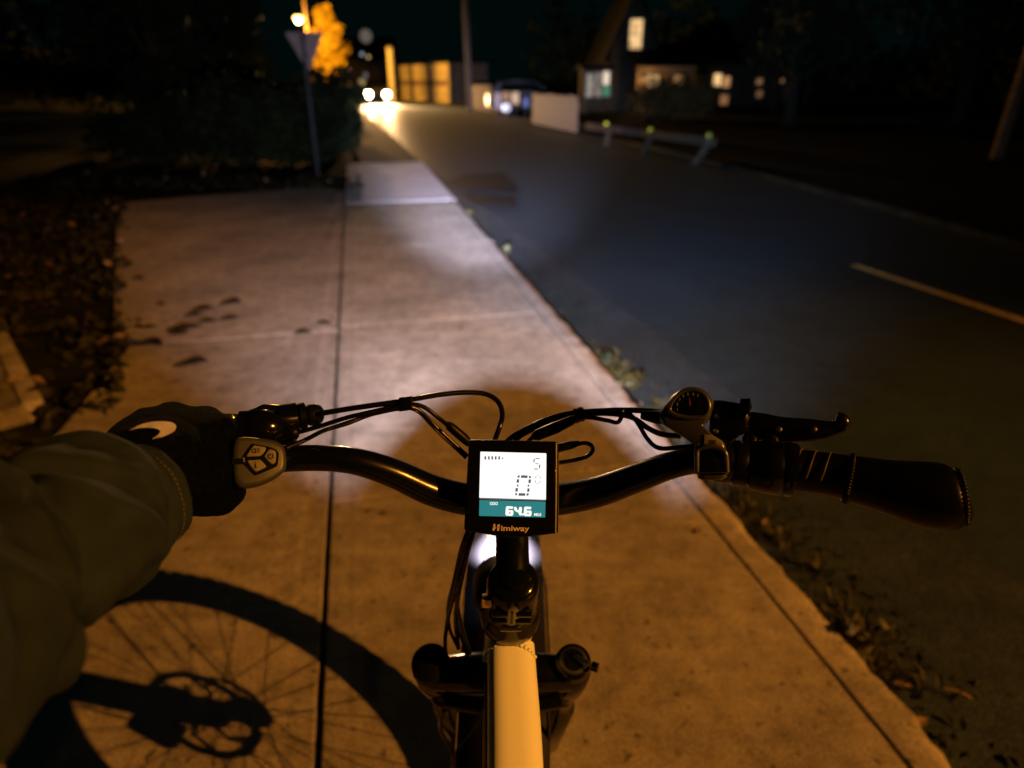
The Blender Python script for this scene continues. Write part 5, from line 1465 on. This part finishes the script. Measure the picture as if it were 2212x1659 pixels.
# brake rotor on the left side
RX = -.064
def rotor():
    g = Geo()
    n = 64
    for i in range(n):
        a = 2 * math.pi * i / n; b = 2 * math.pi * (i + 1) / n
        for s in (RX - .001, RX + .001):
            w1 = .0015 * math.sin(a * 12)
            g.add([HUB + V((s - HUB.x * 0, math.cos(t) * r, math.sin(t) * r)) for t, r in ((a, .074), (a, .090 + w1), (b, .090 + .0015 * math.sin(b * 12)), (b, .074))], [(0, 1, 2, 3)])
    for i in range(6):
        a = 2 * math.pi * i / 6
        p = HUB + V((RX, math.cos(a) * .028, math.sin(a) * .028)); q = HUB + V((RX, math.cos(a + .5) * .076, math.sin(a + .5) * .076))
        q2 = HUB + V((RX, math.cos(a + .02) * .055, math.sin(a + .02) * .055))
        g.tube([p, q2, q], [.006, .005, .006], 4)
    return g.build('brake_rotor', M['spoke'], wheel)
rotor()
g = Geo(); g.box(HUB + V((RX - .004, -.082, .045)), (.038, .055, .065)); g.build('brake_caliper', M['black'], fork, bevel=.006)
tube('brake_hose', [HUB + V((RX - .02, -.09, .08)), HUB + V((RX - .03, -.14, .20)), HUB + V((-.085, -.20, .32)), crown_c + V((-.10, -.02, .02))], .003, M['cable'], fork, 8, 6)
tube('axle_lever', [HUB + V((-.09, 0, 0)), HUB + V((-.105, .01, 0)), HUB + V((-.10, .06, .02))], [.010, .008, .005], M['black'], fork, 10, 4)
tube('axle_wire', [HUB + V((-.085, .07, .0)), HUB + V((-.10, .11, -.01)), HUB + V((-.10, .12, -.06)), HUB + V((-.10, .10, -.10))], [.004, .004, .005, .003], M['cable'], fork, 8, 6)

# fender over the tyre
FR = .398
v = []; f = []
nf, ns = 60, 13
a0, a1 = R(158), R(40)
for i in range(nf + 1):
    a = a0 + (a1 - a0) * i / nf
    wd = .060 * min(1.0, .30 + .70 * min(1, (nf - i) / 9.0) ** .5) 
    for th in (0, .003):
        for k in range(ns):
            t = -1 + 2 * k / (ns - 1)
            r = FR + th - .026 * t * t
            v.append(HUB + V((wd * t, math.cos(a) * r, math.sin(a) * r)))
    if i:
        b0 = (i - 1) * 2 * ns; b1 = i * 2 * ns
        for k in range(ns - 1):
            f.append((b0 + k, b0 + k + 1, b1 + k + 1, b1 + k)); f.append((b0 + ns + k, b1 + ns + k, b1 + ns + k + 1, b0 + ns + k + 1))
        for k in (0, ns - 1): f.append((b0 + k, b1 + k, b1 + ns + k, b0 + ns + k))
b1 = nf * 2 * ns
for k in range(ns - 1): f.append((b1 + k, b1 + k + 1, b1 + ns + k + 1, b1 + ns + k)); f.append((k, ns + k, ns + k + 1, k + 1))
bm = bmesh.new(); vs = [bm.verts.new(p) for p in v]
for q in f: bm.faces.new([vs[i] for i in q])
fen = sharp(from_bm('fender', bm, M['fender'], bike), 50)
for s in (-1, 1):
    tube('fender_stay', [HUB + V((s * .085, 0, .01)), HUB + V((s * .075, .14, .22)), HUB + V((s * .052, math.cos(R(56)) * (FR - .02), math.sin(R(56)) * (FR - .02)))], .0026, M['black'], fen, 8)

# headlight on the fork crown
HLP = V((XO, .690, .824))
hb_ = V((0, 1, -.16)).normalized()
hlt = tube('headlight', [HLP - hb_ * .055, HLP - hb_ * .050, HLP - hb_ * .035, HLP - hb_ * .01, HLP + hb_ * .010, HLP + hb_ * .012], [.012, .026, .037, .041, .042, .038], M['black_matte'], bike, 26)
M['led'] = emitter('headlight_led', (.86, .88, 1.0), 12.0)
tube('led_lens', [HLP + hb_ * .0125, HLP + hb_ * .0135], [.034, .033], M['led'], hlt, 22)
tube('headlight_arm', [HLP - hb_ * .05, HLP - hb_ * .08 + V((0, 0, -.01)), crown_c + V((0, .02, .0))], [.010, .010, .012], M['black'], bike, 10, 3)
BEAM = (.76, .72, 1.0)
lp_ = HLP + hb_ * .020
light('beam_core', 'SPOT', lp_, BEAM, 26000, .008, lp_ + V((-.035, 1.0, -.036)), 18, 1.0, parent=hlt)
bpy.data.objects['beam_core'].scale = (1.5, 1.0, 1.0)
light('beam_spill', 'SPOT', lp_, (.96, .82, .92), 1450, .007, lp_ + V((.02, 1.0, -.075)), 68, 1.0, parent=hlt)
bpy.data.objects['beam_spill'].scale = (1.3, 1.0, 1.0)
# pale thin tubes painted as light-struck edges; fork wires
M['lit_edge'] = mat('lit_edge', (.20, .17, .11), .4, .3)
tube('crown_glint', [Q(1163, 1463, .80), Q(1200, 1456, .80), Q(1240, 1454, .797), Q(1262, 1464, .79)], .0012, M['lit_edge'], fork, 8, 5)
tube('fork_line', [Q(986, 1478, .80), Q(988, 1540, .82), Q(985, 1600, .84), Q(982, 1680, .86)], .0011, M['lit_edge'], fork, 8, 4)  # lit edge of the left leg, drawn as a pale tube
tube('fork_line', [Q(992, 1508, .80), Q(1015, 1513, .79), Q(1046, 1524, .78)], .0014, M['lit_edge'], fork, 8, 4)
tube('fork_line', [Q(1178, 1500, .82), Q(1184, 1560, .84), Q(1184, 1620, .86), Q(1182, 1700, .88)], .003, M['cable'], fork, 8, 4)
# the bluish fringe of the LED lens
light('beam_fringe', 'SPOT', lp_, (.12, .42, .85), 3600, .010, lp_ + V((.17, 1.0, -.025)), 30, 1.0, parent=hlt)
bpy.data.objects['beam_fringe'].scale = (2.0, 1.0, 1.0)

# ================================================================== the rider: jacket sleeve, glove, body
def weave(name, color):
    m = bpy.data.materials.new(name); m.use_nodes = True
    nt = m.node_tree; L = nt.links.new; b = nt.nodes['Principled BSDF']
    b.inputs['Roughness'].default_value = .85; b.inputs['Specular IOR Level'].default_value = .04; b.inputs['Sheen Weight'].default_value = 0.0
    uv = nt.nodes.new('ShaderNodeUVMap')
    sx = nt.nodes.new('ShaderNodeSeparateXYZ'); L(uv.outputs['UV'], sx.inputs[0])
    def wave(src, freq):
        a = nt.nodes.new('ShaderNodeMath'); a.operation = 'MULTIPLY'; L(src, a.inputs[0]); a.inputs[1].default_value = freq
        s = nt.nodes.new('ShaderNodeMath'); s.operation = 'SINE'; L(a.outputs[0], s.inputs[0]); return s.outputs[0]
    w = nt.nodes.new('ShaderNodeMath'); w.operation = 'ADD'; L(wave(sx.outputs['Y'], 6.283 * 170), w.inputs[0]); w.inputs[1].default_value = 0.0
    tc = nt.nodes.new('ShaderNodeTexCoord'); n = nt.nodes.new('ShaderNodeTexNoise'); n.inputs['Scale'].default_value = 60; n.inputs['Detail'].default_value = 5; L(tc.outputs['Object'], n.inputs['Vector'])
    mr = nt.nodes.new('ShaderNodeMapRange'); mr.inputs['To Min'].default_value = .7; mr.inputs['To Max'].default_value = 1.3; L(n.outputs['Fac'], mr.inputs['Value'])
    sc = nt.nodes.new('ShaderNodeVectorMath'); sc.operation = 'SCALE'; sc.inputs[0].default_value = color; L(mr.outputs['Result'], sc.inputs['Scale']); L(sc.outputs['Vector'], b.inputs['Base Color'])
    bp = nt.nodes.new('ShaderNodeBump'); bp.inputs['Strength'].default_value = .4; bp.inputs['Distance'].default_value = .00008; L(w.outputs[0], bp.inputs['Height']); L(bp.outputs['Normal'], b.inputs['Normal'])
    return m
M['fabric'] = weave('jacket_canvas', (.0165, .0245, .0300))

person = empty('person', (0, -.35, 0), 'person in an olive jacket and black glove gripping the left handlebar end', 'person')

def blob(name, chains, m, parent, voxel=.003, smooth_it=6):
    g = Geo()
    for ch in chains:
        P = [V(p[:3]) for p in ch]; r = [p[3] for p in ch]
        # round the ends
        d0 = (P[0] - P[1]).normalized(); d1 = (P[-1] - P[-2]).normalized()
        PP = []; RR = []
        for k in (1.0, .9, .6, .3):
            PP.append(P[0] + d0 * r[0] * k); RR.append(r[0] * math.sqrt(max(.0004, 1 - k * k)))
        PP += P; RR += r
        for k in (.3, .6, .9, 1.0):
            PP.append(P[-1] + d1 * r[-1] * k); RR.append(r[-1] * math.sqrt(max(.0004, 1 - k * k)))
        g.tube(PP, RR, 16)
    o = g.build(name, m, parent, smooth=True)
    rm = o.modifiers.new('fuse', 'REMESH'); rm.mode = 'VOXEL'; rm.voxel_size = voxel; rm.use_smooth_shade = True
    sm = o.modifiers.new('relax', 'SMOOTH'); sm.factor = .5; sm.iterations = smooth_it
    return o
def q4(x, y, d, r): p = Q(x, y, d); return (p.x, p.y, p.z, r)

# glove: wrist, back of the hand, four fingers over the lever, thumb round the near side of the grip
chains = [
    [q4(240, 1060, .425, .030), q4(300, 1020, .445, .033), q4(345, 990, .470, .031)],
    [q4(320, 1000, .455, .026), q4(400, 965, .495, .022), q4(468, 935, .525, .0165)],
    [q4(310, 1000, .455, .026), q4(380, 950, .492, .022), q4(420, 920, .525, .0165)],
    [q4(290, 1005, .450, .026), q4(345, 945, .488, .022), q4(372, 910, .518, .0165)],
    [q4(270, 1010, .445, .025), q4(300, 955, .480, .021), q4(322, 920, .508, .0155)],
    # fingers: knuckle, middle joint over the bar, tip curled beneath
    [q4(455, 935, .522, .0160), q4(487, 925, .556, .0130), q4(492, 972, .580, .0115), q4(484, 1020, .568, .0105)],
    [q4(415, 922, .520, .0165), q4(446, 908, .555, .0135), q4(450, 960, .580, .0120), q4(446, 1015, .566, .0110)],
    [q4(368, 912, .514, .0160), q4(402, 908, .548, .0130), q4(405, 962, .572, .0115), q4(402, 1015, .558, .0105)],
    [q4(318, 920, .505, .0150), q4(350, 918, .535, .0120), q4(356, 968, .556, .0105), q4(352, 1015, .545, .0095)],
    # heel of the hand and thumb
    [q4(330, 1040, .450, .028), q4(400, 1035, .485, .026), q4(448, 1020, .512, .022)],
    [q4(390, 1040, .470, .026), q4(435, 1065, .498, .0185), q4(478, 1075, .516, .0150), q4(499, 1062, .534, .0125)],
    [q4(380, 1010, .480, .026), q4(450, 990, .518, .020), q4(484, 980, .530, .016)],
]
glove = blob('glove', chains, M['glove'], person, .0028, 5)
nz = bpy.data.textures.new('knit_noise', 'CLOUDS'); nz.noise_scale = .006
dm = glove.modifiers.new('fuzz', 'DISPLACE'); dm.texture = nz; dm.strength = .0010; dm.mid_level = .5; dm.texture_coords = 'LOCAL'

# crescent mark on the back of the glove, laid on its surface
dg = bpy.context.evaluated_depsgraph_get(); dg.update()
ev = glove.evaluated_get(dg); me = ev.to_mesh()
bvh = BVHTree.FromPolygons([ev.matrix_world @ v.co for v in me.vertices], [tuple(p.vertices) for p in me.polygons])
ev.to_mesh_clear()
def zoomG(x, y): return ((x / 1.8433) * .54004, (1600 + y / 1.8433) * .54004)
outer = spline([(955, 228), (1030, 190), (1110, 168), (1200, 162), (1270, 172), (1296, 200), (1280, 235), (1230, 262), (1180, 280), (1120, 292)], 5)
inner = spline([(955, 230), (1010, 216), (1070, 210), (1130, 212), (1165, 222), (1178, 238), (1172, 252), (1158, 266), (1140, 278), (1118, 291)], 5)
v = []; f = []
nr = 5
for i, (a, b) in enumerate(zip(outer, inner)):
    for k in range(nr + 1):
        x, y = zoomG(*(a + (b - a) * k / nr))
        r = ray(x, y).normalized(); hit = bvh.ray_cast(EYE, r)
        p = hit[0] if hit[0] is not None else Q(x, y, .48)
        v.append(p + (hit[1] if hit[0] is not None else -r) * .0006 - r * .0012)
    if i:
        for k in range(nr): f.append((i * (nr + 1) + k - nr - 1, i * (nr + 1) + k - nr, i * (nr + 1) + k + 1, i * (nr + 1) + k))
mesh('glove_mark', v, f, M['glove_logo'], glove, smooth=True)

# sleeve: lofted rings with folds, a turned hem at the cuff
secs = [(312, 1066, .440, .0380), (256, 1094, .420, .0430), (193, 1108, .394, .0505), (128, 1155, .366, .0515), (40, 1220, .338, .0525), (-60, 1290, .308, .0510), (-180, 1385, .275, .0575), (-340, 1500, .235, .061), (-640, 1650, .19, .066)]
cs = spline([(*Q(x, y, d), r) for x, y, d, r in secs], 22)
v = []; f = []; uvs = []
SEG = 96
n = len(cs)
u = V((0, 0, 1))
def ring_at(i):
    global u
    a = V(cs[max(0, i - 1)][:3]); b = V(cs[min(n - 1, i + 1)][:3]); t = (b - a).normalized()
    # the cuff faces a little more towards the camera than the arm's axis
    u = (u - t * u.dot(t)).normalized()
    return V(cs[i][:3]), t, u, t.cross(u), cs[i][3]
s_len = 0; prev = None
rings = []
for i in range(n):
    c, t, uu, ww, r = ring_at(i)
    if prev is not None: s_len += (c - prev).length
    prev = c
    rings.append((c, t, uu, ww, r, s_len))
def fold(s, an):
    """creases: tight rings behind the hem, long diagonal folds towards the elbow"""
    k = min(1, max(0, (s - .006) / .02))
    def ridge(s0, w, sk, ph, amp): return amp * math.exp(-((s - s0 - sk * math.sin(an + ph) - .004 * noise.noise(V((math.cos(an) * 2, math.sin(an) * 2, s0 * 90)))) / w) ** 2)
    q = ridge(.024, .0042, .004, .4, .0026) + ridge(.040, .0060, .010, 1.4, .0028) * (.55 + .45 * math.sin(an + .8)) + ridge(.058, .0055, .012, -.6, .0026) * (.5 + .5 * math.sin(an * 2 + 1))
    q += ridge(.088, .0070, .030, .9, .0058) * (.6 + .4 * math.sin(an + 2.0)) + ridge(.122, .0080, -.028, .2, .0056) + ridge(.160, .0090, .034, 1.8, .0020) + ridge(.205, .010, -.03, .6, .0015)
    q += .0050 * noise.noise(V((math.cos(an) * 1.2, math.sin(an) * 1.2, s * 16))) * k + .0022 * noise.noise(V((math.cos(an) * 3.2, math.sin(an) * 3.2, s * 60))) * k
    # pinched valleys beside the folds: they catch the shade
    q -= ridge(.032, .0030, .006, .9, .0060) * (.5 + .5 * math.sin(an + 1.0))
    q -= ridge(.070, .0048, .026, .9, .0125) * (.6 + .4 * math.sin(an + 1.6)) + ridge(.104, .0050, -.022, .2, .0135) * (.6 + .4 * math.sin(an * 2 + .5))
    q -= ridge(.138, .0055, .036, 1.8, .0110) + ridge(.190, .0075, -.03, .6, .0040)
    return q - .0015 * k
hem = [(-.0035, .0005, -.006), (-.0030, .0, -.0015), (-.0008, 0, .0)]
layers = []
c, t, uu, ww, r, s = rings[0]
layers.append((c + t * .012, uu, ww, r - .0045, 0.0, 0)); layers.append((c + t * .001, uu, ww, r - .0035, 0.0, 0)); layers.append((c - t * .0008, uu, ww, r - .0012, 0.0, 0)); layers.append((c + t * .0004, uu, ww, r + .0008, 0.0, 0)); layers.append((c + t * .004, uu, ww, r + .0013, .004, 0))
layers.append((c + t * .0095, uu, ww, r + .0010, .0095, 0)); layers.append((c + t * .0108, uu, ww, r + .0001, .0108, 0))
for (c, t, uu, ww, r, s) in rings:
    if s > .0118: layers.append((c, uu, ww, r, s, 1))
for li, (c, uu, ww, r, s, fl) in enumerate(layers):
    for k in range(SEG):
        an = 2 * math.pi * k / SEG
        rr = r + (fold(s, an) if fl else .0025 * noise.noise(V((math.cos(an) * 1.4, math.sin(an) * 1.4, 0))) + .0008 * noise.noise(V((math.cos(an) * 6, math.sin(an) * 6, 3))))
        v.append(c + (uu * math.cos(an) + ww * math.sin(an)) * rr)
        uvs.append((k / SEG, s / .3))
    if li:
        for k in range(SEG):
            j = (k + 1) % SEG
            f.append(((li - 1) * SEG + k, (li - 1) * SEG + j, li * SEG + j, li * SEG + k))
bm = bmesh.new(); vs = [bm.verts.new(p) for p in v]; uvl = bm.loops.layers.uv.new('UVMap')
for q in f:
    fc = bm.faces.new([vs[i] for i in q]); fc.smooth = True
    for lp in fc.loops:
        k = vs.index(lp.vert) if False else None
bm.verts.index_update()
for fc in bm.faces:
    ks = [lp.vert.index % SEG for lp in fc.loops]; wrap = (0 in ks and SEG - 1 in ks)
    for lp in fc.loops:
        kk = lp.vert.index % SEG; uu_ = (SEG if (wrap and kk == 0) else kk) / SEG
        lp[uvl].uv = (uu_, uvs[lp.vert.index][1])
sleeve = from_bm('jacket_sleeve', bm, M['fabric'], person, smooth=True)
# stitch line round the hem
c, t, uu, ww, r, s = rings[0]
for off in (.0088,):
    g = Geo()
    for k in range(70):
        a = 2 * math.pi * k / 70; b = a + 2 * math.pi * .55 / 70
        def sp_(an): return c + t * off + (uu * math.cos(an) + ww * math.sin(an)) * (r + .0015 + .0025 * noise.noise(V((math.cos(an) * 1.4, math.sin(an) * 1.4, 0))) + .0008 * noise.noise(V((math.cos(an) * 6, math.sin(an) * 6, 3))))
        g.tube([sp_(a), sp_(b)], .00035, 5)
    g.build('hem_stitching', mat('thread', (.10, .095, .06), .8), sleeve)

# the body behind the lens, one continuous figure
el = V(cs[-1][:3])
body = blob('body', [
    [(0, -.40, .98, .15), (0, -.40, 1.15, .14), (0, -.39, 1.35, .16), (0, -.38, 1.46, .10), (0, -.37, 1.55, .055)],
    [(0, -.35, 1.62, .07), (0, -.34, 1.70, .088), (0, -.35, 1.76, .085)],
    [(-.05, -.39, 1.42, .09), (-.19, -.37, 1.40, .065), (-.27, -.22, 1.28, .05), (el.x, el.y, el.z, .042)],
    [(.05, -.39, 1.42, .09), (.20, -.37, 1.40, .065), (.30, -.30, 1.22, .05), (.26, -.20, 1.25, .042), (.14, -.16, 1.36, .036), (.08, -.12, 1.42, .034)],
    [(-.08, -.38, .96, .11), (-.13, -.10, .78, .085), (-.14, .05, .66, .068), (-.14, -.02, .42, .055), (-.13, -.04, .22, .045), (-.13, .10, .16, .038)],
    [(.08, -.38, .96, .11), (.13, -.15, .72, .085), (.14, .02, .58, .068), (.14, -.08, .34, .055), (.13, -.10, .10, .045), (.13, .06, .05, .038)],
], M['denim'], person, .014, 4)
